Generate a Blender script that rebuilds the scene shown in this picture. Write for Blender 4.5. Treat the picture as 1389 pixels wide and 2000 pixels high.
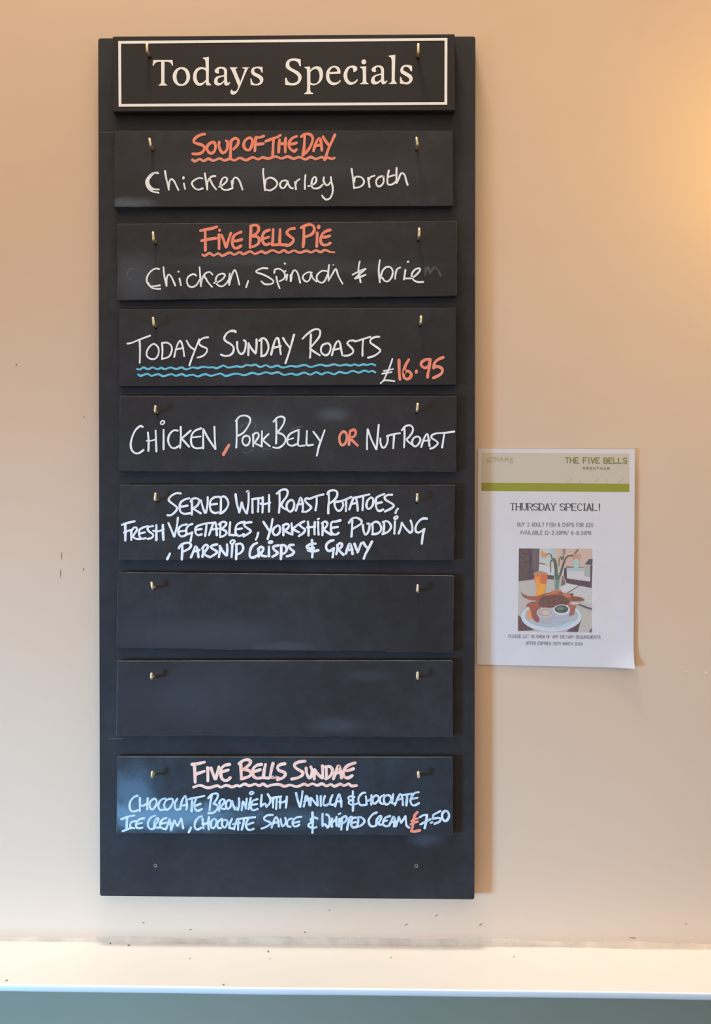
import bpy, bmesh, math, random
from mathutils import Vector, Matrix
from mathutils.geometry import tessellate_polygon

for o in list(bpy.data.objects):
    bpy.data.objects.remove(o, do_unlink=True)
scene = bpy.context.scene
COL = scene.collection
random.seed(7)

# ------------------------------------------------------------------ camera
IMG_W, IMG_H = 1389, 2000
F_PX = 1594.0                 # focal length in pixels of the 1389 x 2000 frame
DIST = 1.10                   # camera to wall, metres
YAW, PITCH = math.radians(0.75), math.radians(0.37)
FWD = Vector((-math.sin(YAW), math.cos(YAW), math.sin(PITCH))).normalized()
RIGHT = FWD.cross(Vector((0, 0, 1))).normalized()
UP = RIGHT.cross(FWD).normalized()
CAM_POS = -FWD * DIST
cam_data = bpy.data.cameras.new('camera')
cam_data.sensor_fit = 'HORIZONTAL'
cam_data.sensor_width = 36.0
cam_data.lens = F_PX * 36.0 / IMG_W
cam_data.clip_start = 0.01
cam = bpy.data.objects.new('camera', cam_data)
rot = Matrix((RIGHT, UP, -FWD)).transposed()
cam.matrix_world = Matrix.Translation(CAM_POS) @ rot.to_4x4()
COL.objects.link(cam)
scene.camera = cam

# ------------------------------------------------------------------ light
world = bpy.data.worlds.new('room_air')
scene.world = world
world.use_nodes = True
bg = world.node_tree.nodes['Background']
bg.inputs[0].default_value = (1.0, 0.82, 0.66, 1)
bg.inputs[1].default_value = 0.60

def area(name, loc, target, sx, sy, power, color, spread=180):
    d = bpy.data.lights.new(name, 'AREA')
    d.shape = 'RECTANGLE'; d.size = sx; d.size_y = sy
    d.energy = power; d.color = color; d.spread = math.radians(spread)
    o = bpy.data.objects.new(name, d)
    o.location = loc
    o.rotation_euler = (Vector(target) - Vector(loc)).to_track_quat('-Z', 'Y').to_euler()
    COL.objects.link(o)
    return o

# daylight from a low window on the left, a warm ceiling lamp, an added bounce panel, a warm wall lamp beyond the right edge
area('window_daylight', (-2.45, -1.62, -0.56), (-0.2, 0.0, -0.78), 0.45, 0.6, 12.8, (0.23, 0.57, 1.0), 50)
area('ceiling_lamp', (-0.25, -0.36, 2.5), (-0.25, -0.2, -0.6), 0.35, 0.2, 38, (1.0, 0.90, 0.76))
area('ceiling_bounce_fill', (-0.3, -1.5, 2.1), (0.0, -1.5, -0.6), 3.2, 2.4, 31, (1.0, 0.83, 0.67))  # added panel standing in for warm light bounced off the ceiling
pd = bpy.data.lights.new('wall_lamp', 'POINT')
pd.energy = 1.35; pd.color = (1.0, 0.66, 0.10); pd.shadow_soft_size = 0.07
po = bpy.data.objects.new('wall_lamp', pd)
po.location = (0.59, -0.19, 0.47)
COL.objects.link(po)

vs = scene.view_settings
vs.view_transform = 'Standard'; vs.look = 'None'
vs.gamma = 1.0; vs.use_curve_mapping = False
vs.exposure = 0.0

# ------------------------------------------------------------------ helpers
def ray(u, v):
    return (RIGHT * ((u - IMG_W / 2) / F_PX) + UP * (-(v - IMG_H / 2) / F_PX) + FWD)

def P(u, v, t):
    """point of the plane that stands t metres in front of the wall"""
    d = ray(u, v)
    k = (-t - CAM_POS.y) / d.y
    return CAM_POS + d * k

def on_plane(u, v, p0, n):
    d = ray(u, v)
    return CAM_POS + d * ((p0 - CAM_POS).dot(n) / d.dot(n))

def lin(c):
    c = c / 255.0
    return c / 12.92 if c <= 0.04045 else ((c + 0.055) / 1.055) ** 2.4

def rgb(r, g, b, k=1.0):
    return (min(1, lin(r) * k), min(1, lin(g) * k), min(1, lin(b) * k), 1)

def make_obj(name, verts, faces, mats, parent=None, origin=None, mat_ids=None, smooth=False):
    """mesh object; verts in world space, moved so that the object's origin is `origin`
    (a child uses its parent's origin)"""
    if parent is not None:
        root = parent
        while root.parent is not None:
            root = root.parent
        origin = root.location
    if origin is None:
        origin = Vector((0, 0, 0))
    me = bpy.data.meshes.new(name)
    me.from_pydata([tuple(Vector(v) - origin) for v in verts], [], faces)
    if not isinstance(mats, (list, tuple)):
        mats = [mats]
    for m in mats:
        me.materials.append(m)
    if mat_ids:
        me.polygons.foreach_set('material_index', mat_ids)
    if smooth:
        me.polygons.foreach_set('use_smooth', [True] * len(me.polygons))
    me.update()
    o = bpy.data.objects.new(name, me)
    COL.objects.link(o)
    if parent is not None:
        o.parent = parent
    else:
        o.location = origin
    return o

def tag(o, label, cat=None, group=None, kind=None):
    if label: o['label'] = label
    if cat: o['category'] = cat
    if group: o['group'] = group
    if kind: o['kind'] = kind
    return o

# ---- materials
def new_mat(name):
    m = bpy.data.materials.new(name)
    m.use_nodes = True
    nt = m.node_tree
    return m, nt, nt.nodes['Principled BSDF']

def noise(nt, scale, detail=3, rough=0.5, vec=None, w=None):
    n = nt.nodes.new('ShaderNodeTexNoise')
    n.inputs['Scale'].default_value = scale
    n.inputs['Detail'].default_value = detail
    n.inputs['Roughness'].default_value = rough
    if w is not None:
        n.noise_dimensions = '4D'; n.inputs['W'].default_value = w
    if vec is not None:
        nt.links.new(vec, n.inputs['Vector'])
    return n

def maprange(nt, src, a, b, c, d, smooth=True):
    n = nt.nodes.new('ShaderNodeMapRange')
    n.interpolation_type = 'SMOOTHSTEP' if smooth else 'LINEAR'
    nt.links.new(src, n.inputs['Value'])
    for k, val in zip(('From Min', 'From Max', 'To Min', 'To Max'), (a, b, c, d)):
        n.inputs[k].default_value = val
    return n.outputs[0]

def math_node(nt, op, a, b):
    n = nt.nodes.new('ShaderNodeMath'); n.operation = op
    for i, s in enumerate((a, b)):
        if isinstance(s, (int, float)):
            n.inputs[i].default_value = s
        else:
            nt.links.new(s, n.inputs[i])
    return n.outputs[0]

def mixcol(nt, fac, a, b):
    n = nt.nodes.new('ShaderNodeMix'); n.data_type = 'RGBA'
    if isinstance(fac, (int, float)):
        n.inputs[0].default_value = fac
    else:
        nt.links.new(fac, n.inputs[0])
    for i, s in ((6, a), (7, b)):
        if isinstance(s, tuple):
            n.inputs[i].default_value = s
        else:
            nt.links.new(s, n.inputs[i])
    return n.outputs[2]

def objcoord(nt):
    return nt.nodes.new('ShaderNodeTexCoord').outputs['Object']

def bump(nt, bsdf, height, strength, dist):
    b = nt.nodes.new('ShaderNodeBump')
    b.inputs['Strength'].default_value = strength
    b.inputs['Distance'].default_value = dist
    nt.links.new(height, b.inputs['Height'])
    nt.links.new(b.outputs[0], bsdf.inputs['Normal'])

def mat_plain(name, col, rough=0.6, var=0.08, scale=60, metal=0.0, spec=0.5, bmp=0.0):
    m, nt, bs = new_mat(name)
    oc = objcoord(nt)
    n = noise(nt, scale, 4, 0.6, oc)
    f = maprange(nt, n.outputs[0], 0.3, 0.7, 0, 1)
    dark = tuple(c * (1 - var) for c in col[:3]) + (1,)
    light = tuple(min(1, c * (1 + var)) for c in col[:3]) + (1,)
    nt.links.new(mixcol(nt, f, dark, light), bs.inputs['Base Color'])
    bs.inputs['Roughness'].default_value = rough
    bs.inputs['Metallic'].default_value = metal
    bs.inputs['Specular IOR Level'].default_value = spec
    if bmp:
        bump(nt, bs, n.outputs[0], bmp, 0.001)
    return m

def mat_wall(name, col, blotch, bstr=0.12, rough=0.65):
    m, nt, bs = new_mat(name)
    oc = objcoord(nt)
    big = noise(nt, 2.2, 4, 0.55, oc)
    col1 = mixcol(nt, maprange(nt, big.outputs[0], 0.3, 0.7, 0, 1), col, blotch)
    fine = noise(nt, 140, 3, 0.6, oc)
    nt.links.new(col1, bs.inputs['Base Color'])
    bs.inputs['Roughness'].default_value = rough
    bs.inputs['Specular IOR Level'].default_value = 0.25
    mid = noise(nt, 18, 3, 0.5, oc)
    h = math_node(nt, 'ADD', math_node(nt, 'MULTIPLY', fine.outputs[0], 0.35), mid.outputs[0])
    bump(nt, bs, h, bstr, 0.002)
    return m

BLACK = (0.012, 0.0080, 0.0072, 1)
def mat_black(name, dust=0.10, seed=0.0, smudges=(), tint=(0.145, 0.172, 0.215, 1)):
    """blackboard paint with a film of wiped chalk; smudges = (x, z, rx, rz, strength) about the object's origin"""
    m, nt, bs = new_mat(name)
    oc = objcoord(nt)
    n1 = noise(nt, 7, 5, 0.6, oc, seed)
    film = math_node(nt, 'MULTIPLY', maprange(nt, n1.outputs[0], 0.25, 0.8, 0.22, 0.75), dust)
    n2 = noise(nt, 45, 4, 0.7, oc, seed + 3)
    film = math_node(nt, 'MULTIPLY', film, maprange(nt, n2.outputs[0], 0.25, 0.75, 0.55, 1.2))
    for (x, z, rx, rz, s) in smudges:
        mp = nt.nodes.new('ShaderNodeMapping')
        mp.inputs['Location'].default_value = (-x / rx, 0, -z / rz)
        mp.inputs['Scale'].default_value = (1 / rx, 0.0, 1 / rz)
        nt.links.new(oc, mp.inputs['Vector'])
        ln = nt.nodes.new('ShaderNodeVectorMath'); ln.operation = 'LENGTH'
        nt.links.new(mp.outputs[0], ln.inputs[0])
        wob = math_node(nt, 'ADD', ln.outputs['Value'], math_node(nt, 'MULTIPLY', math_node(nt, 'SUBTRACT', n2.outputs[0], 0.5), 1.1))
        g = math_node(nt, 'MULTIPLY', maprange(nt, wob, 0.1, 1.0, 1, 0), s)
        film = math_node(nt, 'ADD', film, g)
    nt.links.new(mixcol(nt, film, BLACK, tint), bs.inputs['Base Color'])
    bs.inputs['Roughness'].default_value = 0.72
    bs.inputs['Specular IOR Level'].default_value = 0.38
    f = noise(nt, 420, 2, 0.5, oc)
    bump(nt, bs, f.outputs[0], 0.08, 0.001)
    return m

def mat_worn(name, amount, seed):
    """chamfered edge of a strip where the black paint has rubbed off"""
    m, nt, bs = new_mat(name)
    oc = objcoord(nt)
    n = noise(nt, 22, 6, 0.75, oc, seed)
    f = maprange(nt, n.outputs[0], 0.62 - amount * 0.45, 0.80 - amount * 0.30, 0, 0.85)
    nt.links.new(mixcol(nt, f, BLACK, (0.10, 0.105, 0.115, 1)), bs.inputs['Base Color'])
    bs.inputs['Roughness'].default_value = 0.6
    return m

def mat_chalk(name, col, thin, seed=0.0):
    """liquid chalk marker: dense ink with thinner streaks"""
    m, nt, bs = new_mat(name)
    oc = objcoord(nt)
    n = noise(nt, 130, 4, 0.65, oc, seed)
    f = maprange(nt, n.outputs[0], 0.30, 0.62, 0, 1)
    nt.links.new(mixcol(nt, f, thin, col), bs.inputs['Base Color'])
    bs.inputs['Roughness'].default_value = 0.8
    bs.inputs['Specular IOR Level'].default_value = 0.2
    return m

# ---- strokes
def smooth_path(pts, closed=False, sub=5):
    n = len(pts)
    if n < 3:
        return list(pts)
    out = []
    segs = n if closed else n - 1
    for i in range(segs):
        if closed:
            p0, p1, p2, p3 = pts[(i - 1) % n], pts[i], pts[(i + 1) % n], pts[(i + 2) % n]
        else:
            p1, p2 = pts[i], pts[i + 1]
            p0 = pts[i - 1] if i > 0 else (2 * p1[0] - p2[0], 2 * p1[1] - p2[1])
            p3 = pts[i + 2] if i + 2 < n else (2 * p2[0] - p1[0], 2 * p2[1] - p1[1])
        for k in range(sub):
            t = k / sub
            out.append(tuple(0.5 * ((2 * p1[j]) + (-p0[j] + p2[j]) * t + (2 * p0[j] - 5 * p1[j] + 4 * p2[j] - p3[j]) * t * t
                             + (-p0[j] + 3 * p1[j] - 3 * p2[j] + p3[j]) * t ** 3) for j in (0, 1)))
    out.append(pts[0] if closed else pts[-1])
    return out

def parse(s, x0, y0, sc):
    """'x,y x,y; o x,y ...; w4 x,y' -> list of (points in photo pixels, closed, width or None)"""
    res = []
    for part in s.split(';'):
        closed, w, pts = False, None, []
        for tok in part.split():
            if tok == 'o': closed = True
            elif tok[0] == 'w': w = float(tok[1:])
            else:
                a, b = tok.split(',')
                pts.append((x0 + float(a) / sc, y0 + float(b) / sc))
        if pts:
            res.append((pts, closed, w))
    return res

class Ink:
    """flat pen strokes with a little body, laid on a surface given by surf(u, v, lift)"""
    def __init__(self, surf, thick=0.00022):
        self.v, self.f, self.surf, self.thick, self.layer = [], [], surf, thick, 0
    def stroke(self, pts, w, closed=False, sub=5, smooth=True, vary=0.10):
        if len(pts) == 1:
            pts = [pts[0], (pts[0][0] + 0.3, pts[0][1])]
        path = smooth_path(pts, closed, sub) if smooth else list(pts) + ([pts[0]] if closed else [])
        clean = [path[0]]
        for p in path[1:]:
            if math.hypot(p[0] - clean[-1][0], p[1] - clean[-1][1]) > 0.05:
                clean.append(p)
        if len(clean) < 2:
            clean.append((clean[0][0] + 0.3, clean[0][1]))
        path = clean
        lift = self.thick + 0.000012 * (self.layer % 16); self.layer += 1
        n = len(path); L, Rr = [], []
        ph = random.random() * 6.28
        for i, p in enumerate(path):
            if closed:
                a, b = path[i - 1] if i > 0 else path[-2], path[(i + 1) % n] if i < n - 1 else path[1]
            else:
                a, b = path[max(0, i - 1)], path[min(n - 1, i + 1)]
            dx, dy = b[0] - a[0], b[1] - a[1]
            l = math.hypot(dx, dy) or 1.0
            dx, dy = dx / l, dy / l
            hw = 0.5 * w * (1 + vary * math.sin(ph + i * 0.35))
            L.append((p[0] + dy * hw, p[1] - dx * hw)); Rr.append((p[0] - dy * hw, p[1] + dx * hw))
            if i == 0: d0, h0 = (dx, dy), hw
            d1, h1 = (dx, dy), hw
        def cap(c, d, h):
            base = math.atan2(d[1], d[0])
            return [(c[0] + h * math.cos(base - math.pi / 2 + math.pi * k / 6),
                     c[1] + h * math.sin(base - math.pi / 2 + math.pi * k / 6)) for k in range(1, 6)]
        # cross sections joined by quads, round caps as fans
        s = len(self.v)
        for l, r in zip(L, Rr):
            self.v.append(self.surf(l[0], l[1], lift)); self.v.append(self.surf(r[0], r[1], lift))
        for i in range(n - 1):
            a = s + 2 * i
            self.f.append((a, a + 1, a + 3, a + 2))
        if not closed:
            for (c, d, h, i0, i1) in ((path[-1], d1, h1, s + 2 * n - 2, s + 2 * n - 1),
                                      (path[0], (-d0[0], -d0[1]), h0, s + 1, s)):
                k = len(self.v)
                pts_ = cap(c, d, h)
                for q in pts_:
                    self.v.append(self.surf(q[0], q[1], lift))
                self.f.append((i0, i1) + tuple(range(k + 4, k - 1, -1)))
            ring = [s + 2 * i for i in range(n)]
        # thin skirt down to the board on both sides
        for side in (0, 1):
            k = len(self.v)
            for q in (L if side == 0 else Rr):
                self.v.append(self.surf(q[0], q[1], 0.0))
            for i in range(n - 1):
                a, b = s + 2 * i + side, s + 2 * i + 2 + side
                self.f.append((a, b, k + i + 1, k + i) if side == 0 else (b, a, k + i, k + i + 1))
    def polygon(self, loops, lift=None):
        """filled outline with holes, photo pixels"""
        lift = self.thick if lift is None else lift
        s = len(self.v)
        flat = [p for lp in loops for p in lp]
        for p in flat:
            self.v.append(self.surf(p[0], p[1], lift))
        for t in tessellate_polygon([[Vector((p[0], p[1], 0)) for p in lp] for lp in loops]):
            a, b, c = (flat[i] for i in t)
            up = (b[0] - a[0]) * (c[1] - a[1]) - (b[1] - a[1]) * (c[0] - a[0])
            t = tuple(t) if up < 0 else (t[0], t[2], t[1])
            self.f.append(tuple(s + i for i in t))
        k = s
        for lp in loops:
            m = len(self.v)
            for p in lp:
                self.v.append(self.surf(p[0], p[1], 0.0))
            for i in range(len(lp)):
                j = (i + 1) % len(lp)
                self.f.append((k + i, k + j, m + j, m + i))
            k += len(lp)
    def build(self, name, mat, parent, label=None):
        o = make_obj(name, self.v, self.f, mat, parent)
        if label: o['label'] = label
        return o

def outline(s, x0, y0, sc):
    """outline string -> loop; points marked ! are corners, the rest is curved"""
    toks = s.split(); pts = []
    for t in toks:
        c = t.endswith('!')
        a, b = t.rstrip('!').split(',')
        pts.append((x0 + float(a) / sc, y0 + float(b) / sc, c))
    n = len(pts)
    corners = [i for i in range(n) if pts[i][2]]
    if not corners:
        return smooth_path([(p[0], p[1]) for p in pts], True, 4)[:-1]
    out = []
    for ci, i in enumerate(corners):
        j = corners[(ci + 1) % len(corners)]
        seg = [pts[i]]; k = i
        while True:
            k = (k + 1) % n
            seg.append(pts[k])
            if k == j: break
        out += smooth_path([(p[0], p[1]) for p in seg], False, 4)[:-1]
    return out

def tube(path, r, sides=10):
    """closed tube with slightly rounded ends"""
    v, f = [], []
    n = len(path)
    tang = []
    for i in range(n):
        a, b = path[max(0, i - 1)], path[min(n - 1, i + 1)]
        tang.append((b - a).normalized())
    ref = Vector((1, 0, 0))
    rings = [(path[0] - tang[0] * 0.0, 0.7)] + [(p, 1.0) for p in path] + [(path[-1] + tang[-1] * r * 0.3, 0.6)]
    tt = [tang[0]] + tang + [tang[-1]]
    for (c, k), t in zip(rings, tt):
        e1 = (ref - t * ref.dot(t)).normalized(); e2 = t.cross(e1)
        for s in range(sides):
            a = 2 * math.pi * s / sides
            v.append(c + (e1 * math.cos(a) + e2 * math.sin(a)) * r * k)
    for i in range(len(rings) - 1):
        for s in range(sides):
            s2 = (s + 1) % sides
            f.append((i * sides + s, i * sides + s2, (i + 1) * sides + s2, (i + 1) * sides + s))
    f.append(tuple(range(sides - 1, -1, -1)))
    b = (len(rings) - 1) * sides
    f.append(tuple(range(b, b + sides)))
    return v, f

# ------------------------------------------------------------------ handwriting
# (strip, ink, left, top, width of the traced window in photo pixels, pen width, words, strokes)
WORDS = [
 (1, 'coral', 365, 255, 150, 5.6, 'coral heading Soup of', """
  325,65 260,75 180,115 130,170 135,215 200,240 280,265 320,310 300,370 240,415 160,425 105,420;
  o 450,215 385,260 365,325 390,385 435,410 485,390 515,330 515,260 490,215;
  585,210 580,270 600,340 640,400 690,390 730,330 740,250 735,200 712,185;
  800,190 795,280 790,370 788,480; 800,200 830,160 885,140 930,170 930,225 900,280 845,340;
  o 1130,130 1060,175 1030,240 1040,310 1085,350 1130,350 1165,300 1185,225 1180,160;
  1250,120 1240,200 1235,300 1230,370; 1250,125 1320,125 1390,100; 1250,250 1320,245 1386,238"""),
 (1, 'coral', 510, 255, 150, 5.4, 'coral heading the Day', """
  85,195 200,150 290,120 350,85; 225,160 220,250 215,350 210,450;
  335,165 325,250 318,390; 445,140 438,250 438,390; 325,240 445,235;
  645,105 580,130 520,190 505,260 520,320 570,365 605,375 640,345; 530,245 590,240 640,222;
  790,90 785,200 775,330 755,445; 730,110 770,75 830,60 900,80 935,140 920,220 880,310 820,390 770,435;
  950,370 970,290 1010,190 1060,140 1080,180 1090,260 1100,360; 985,275 1040,265 1085,262;
  1120,110 1160,180 1225,265; 1335,80 1280,200 1220,330 1180,450 1150,530"""),
 (1, 'coral_u', 365, 255, 150, 5.2, 'wavy coral underline', """
  100,530 150,555 235,515 300,550 390,510 480,545 590,505 680,540 780,510 860,540 960,495 1070,535 1190,485 1290,520
  1373,485 1473,507 1603,470 1713,505 1823,470 1933,510 2033,480 2143,520 2243,480 2333,515 2433,480 2493,505 2553,492 2623,512 2668,495"""),
 (1, 'white', 275, 325, 210, 3.5, 'white word Chicken', """
  225,88 170,85 130,120 100,180 110,240 160,290 235,298; 215,80 150,90 95,140 70,200 90,270 140,320 230,340;
  w4.5 160,95 110,150 88,200 108,260 150,300;
  313,60 330,160 350,240 362,300; 362,280 370,200 395,165 430,190 460,250 487,305;
  557,220 572,292; w4.2 552,143 551,155; 795,155 750,150 690,180 660,220 690,275 740,300 800,285;
  828,90 845,200 860,300; 965,125 920,130 880,165 860,220 858,280; 895,170 930,240 975,298;
  1010,265 1060,240 1110,190 1110,150 1070,145 1040,190 1030,250 1060,295 1110,305 1165,290;
  1175,190 1185,285; 1185,230 1200,160 1235,145 1270,180 1295,240 1315,300"""),
 (1, 'white', 500, 320, 170, 3.6, 'white word barley', """
  118,80 115,150 130,270 145,420; 145,330 165,250 230,220 300,250 340,310 315,370 260,410 220,425 160,410;
  510,285 470,265 420,275 385,320 395,370 430,390 470,360 505,295; 505,290 530,350 560,385 590,390;
  620,290 630,340 638,405; 630,330 650,280 695,245; 790,180 782,290 782,400;
  835,355 880,345 940,310 965,260 955,215 920,220 895,270 885,340 910,385 960,395 1020,375 1065,330;
  1085,215 1080,270 1110,330 1150,340 1185,300;
  1195,210 1205,290 1225,370 1220,470 1180,550 1120,570 1080,540 1055,505"""),
 (1, 'white', 670, 320, 150, 3.6, 'white word broth', """
  155,90 175,220 200,440; 205,330 215,250 270,230 340,250 380,310 365,370 310,415 240,430 205,430;
  455,255 480,420; 470,290 500,240 570,215;
  735,225 690,225 625,265 600,320 610,380 650,410 700,385 735,330 735,260 720,225;
  830,120 810,220 805,350 850,380 910,360 955,320; 820,235 930,205;
  970,75 968,220 970,350; 975,345 1010,270 1040,190 1080,170 1120,210 1140,290 1170,380"""),
 (2, 'coral', 385, 435, 140, 5.6, 'coral heading Five Be', """
  65,155 150,135 270,115 385,80; 155,150 160,300 160,450 160,535; 85,350 200,325 365,300;
  425,235 425,370 425,505; w6.3 435,143 436,148; 475,240 520,350 560,470; 655,200 610,330 565,470;
  855,180 790,205 720,250 690,330 685,420 720,485 780,490 850,450; 705,355 780,350 865,325;
  1045,70 1040,200 1030,350 1025,480; 1040,65 1120,45 1180,65 1195,130 1160,200 1080,250;
  1080,265 1160,270 1205,320 1190,400 1120,450 1030,475;
  1400,140 1310,180 1265,260 1270,350 1300,410 1350,428 1405,405; 1290,308 1392,278"""),
 (2, 'coral', 520, 435, 140, 5.6, 'coral heading lls Pie', """
  135,130 130,280 120,430; 120,432 240,425; 270,130 265,280 260,420; 260,425 400,430;
  545,110 470,120 410,165 410,215 470,270 530,320 510,380 450,430 395,445;
  730,90 730,250 725,380 715,465; 680,95 760,55 850,35 920,75 930,150 880,225 760,275;
  990,195 985,330 980,460; w6.2 1020,70 1015,95;
  1240,140 1160,165 1090,220 1055,310 1065,390 1110,430 1180,430 1240,395; 1100,280 1170,275 1235,255"""),
 (2, 'coral_u', 385, 435, 140, 4.8, 'wavy coral underline', """
  105,620 150,640 240,590 320,635 410,595 490,640 630,580 720,620 830,570 900,610 1030,555 1120,605 1250,555 1330,590
  1459,535 1589,580 1679,535 1769,580 1879,540 1989,580 2119,545 2209,575 2309,535 2389,570 2479,530 2569,565; w3 2569,565 2660,575"""),
 (2, 'white', 275, 510, 220, 3.3, 'white word Chicken with a comma', """
  225,98 180,92 120,130 80,190 75,250 110,305 160,310 235,298; 90,270 130,325 190,342 240,342;
  280,75 290,180 318,305; 318,290 320,210 345,165 380,200 425,300; 478,215 495,298; w3.8 463,130 466,130;
  685,180 650,160 590,190 568,245 590,305 640,320 690,290 725,230;
  725,75 733,180 742,310; 742,290 760,210 800,150 850,135 885,165; 785,185 830,260 880,318;
  905,270 970,250 1025,205 1035,165 1000,155 950,175 925,230 945,290 1000,312 1050,280 1095,220;
  1098,155 1088,230 1090,295; 1092,290 1120,180 1160,110 1190,180 1215,290; 1325,245 1300,322"""),
 (2, 'white', 490, 505, 190, 3.3, 'white word Spinach', """
  238,140 160,138 80,175 90,200 180,230 290,290 325,335 280,365 200,365 150,325;
  335,205 345,160 400,145 460,180 490,235 470,290 410,325; 365,260 380,340 412,425;
  520,230 508,305; w3.6 490,180 495,178; w4 485,70 488,75;
  568,235 570,325; 575,310 590,210 625,165 665,200 690,280 705,345;
  870,200 820,195 755,235 745,285 790,330 840,300 860,210; 860,210 885,280 940,330;
  1085,180 1020,175 955,225 940,280 970,330 1020,345 1060,310 1095,230;
  1118,90 1105,200 1110,315; 1112,310 1160,230 1215,150 1250,250 1310,360; w2.4 1176,92 1180,88"""),
 (2, 'white', 675, 500, 190, 3.5, 'white words and brie', """
  203,78 185,180 195,260 215,375; 100,268 190,220 285,185; 285,185 200,260 135,320; 135,322 210,300 285,268;
  490,60 475,180 480,280 490,375; 500,320 525,220 580,160 640,160 675,220 660,300 610,360 560,355 525,310;
  720,220 708,325; 715,260 735,190 780,165; 855,200 835,335; w4 890,85 895,80;
  860,320 940,315 1010,270 1060,210 1055,175 1000,190 955,240 945,300 980,350 1040,372 1110,370"""),
 (2, 'ghost', 675, 500, 190, 3.6, 'half wiped letter m', """
  1140,170 1140,270; 1145,220 1180,160 1200,240; 1205,240 1270,165 1320,200 1360,280"""),
 (2, 'ghost', 180, 410, 380, 4.0, 'half wiped letter C', "290,420 262,430 250,470 282,500"),
 (3, 'white', 240, 640, 180, 3.4, 'white word Todays', """
  70,240 130,230 250,180 410,120; 252,190 258,300 258,400 255,530;
  o 460,245 400,290 362,360 365,430 420,470 490,465 535,400 540,320 505,265;
  590,230 598,350 590,475; 590,235 660,225 720,260 740,320 720,400 680,445 590,472;
  775,440 800,330 830,240 865,200 890,240 910,320 925,430; 795,330 910,305;
  960,195 1010,280 1075,330; 1150,175 1090,330 1040,460 1003,570;
  1285,145 1220,155 1165,190 1150,240 1190,280 1260,310 1270,350 1230,410 1170,440 1125,450"""),
 (3, 'white', 415, 635, 180, 4.0, 'white word Sunday', """
  345,95 290,85 220,120 180,190 200,240 280,290 320,340 310,410 260,455 190,465 130,445; w5.4 345,98 320,87 285,87;
  372,255 375,340 400,410 440,435 480,400 500,320 500,250 475,230;
  545,275 540,450; 548,285 600,370 650,425; 665,215 665,310 655,420;
  742,200 738,300 738,440; 705,235 745,200 790,205 830,260 845,330 830,400 790,455 735,468;
  885,445 910,340 940,240 970,195 995,210 1010,290 1030,440; 905,345 1030,318;
  1065,195 1110,270 1170,345; 1230,145 1190,290 1150,430 1102,570"""),
 (3, 'white', 580, 635, 180, 3.8, 'white word Roasts', """
  85,205 150,140 240,75 310,60 350,90 340,170 290,240 230,310 200,350 260,400 345,455; 212,140 205,300 205,400 198,490;
  o 450,275 390,300 362,360 375,420 430,455 480,430 505,370 505,310 480,280;
  528,455 550,370 590,270 630,240 655,290 670,380 685,455; 555,372 660,350;
  715,462 780,455 840,420 845,370 800,320 760,275 790,240 850,230 880,245 980,215 1110,175; 998,220 990,340 988,460;
  1240,175 1180,180 1115,215 1110,265 1170,310 1255,375 1230,420 1160,465 1075,490"""),
 (3, 'blue', 240, 640, 180, 3.9, 'upper wavy pale blue underline', """
  215,625 260,630 310,600 380,625 450,600 520,625 580,605 630,625 720,600 800,622 890,600 950,630 1050,600 1130,610 1200,590 1290,600
  1360,598 1420,610 1515,572 1590,602 1710,582 1790,592 1870,562 1930,572 2000,557 2070,592 2160,567 2230,597 2330,572 2410,602 2530,577 2620,587
  2740,562 2834,592 2974,557 3074,577 3184,552 3264,572 3364,557 3434,572 3494,552 3554,572 3624,552 3684,562 3744,547 3804,566"""),
 (3, 'blue', 240, 640, 180, 3.9, 'lower wavy pale blue underline', """
  230,705 270,725 370,695 430,725 530,700 610,730 730,700 800,725 890,700 950,725 1060,710 1130,735 1240,700 1330,725
  1470,692 1550,727 1670,697 1750,697 1830,717 1950,682 2050,702 2160,672 2240,692 2340,672 2430,712 2540,692 2620,712
  2734,677 2824,707 2914,672 2994,702 3084,672 3184,702 3264,667 3364,687 3464,652 3554,677 3644,647 3704,667 3754,652 3804,672"""),
 (3, 'white', 730, 690, 150, 3.1, 'white pound sign', """
  340,100 300,220 250,340 185,480; 125,545 180,495 250,490 375,505; 185,320 270,305 350,285; 155,370 240,355 325,340"""),
 (3, 'coral', 730, 690, 150, 5.6, 'coral price 16.95', """
  458,125 460,250 465,380 475,470; 635,115 580,210 545,320 545,420 590,465 650,450 680,390 650,335 600,320 555,345;
  w6 775,320 770,345; 1020,105 940,115 870,160 860,215 910,260 960,255 1000,220 1015,120; 1020,110 1010,250 985,350 975,430;
  1255,75 1180,105 1120,150 1095,200 1085,265; 1085,262 1150,240 1220,265 1245,310 1220,370 1150,415 1080,445"""),
 (4, 'white', 245, 815, 200, 3.8, 'white word Chicken with a ringed dot', """
  235,130 200,120 140,170 95,260 72,360 85,440 130,485 185,485 245,445;
  305,205 315,330 312,455; 410,180 415,320 420,460; w2.6 285,318 350,318 420,295;
  518,170 518,300 518,432; o w2.6 505,45 478,70 485,95 515,90 530,60;
  710,180 650,180 595,240 580,320 610,395 665,420 735,385;
  750,130 752,270 742,415; 885,180 830,230 760,290; 765,290 810,340 865,400;
  1025,150 950,180 905,230 890,310 905,385 960,420 1030,415; w2.8 900,275 1020,260;
  1055,160 1055,290 1055,420; 1060,165 1120,280 1220,430; 1208,130 1212,270 1222,430"""),
 (4, 'coral', 180, 760, 380, 5.4, 'coral comma', "975,402 957,432 940,465; w3.6 980,396 968,415; w6.4 942,455 938,467"),
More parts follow.
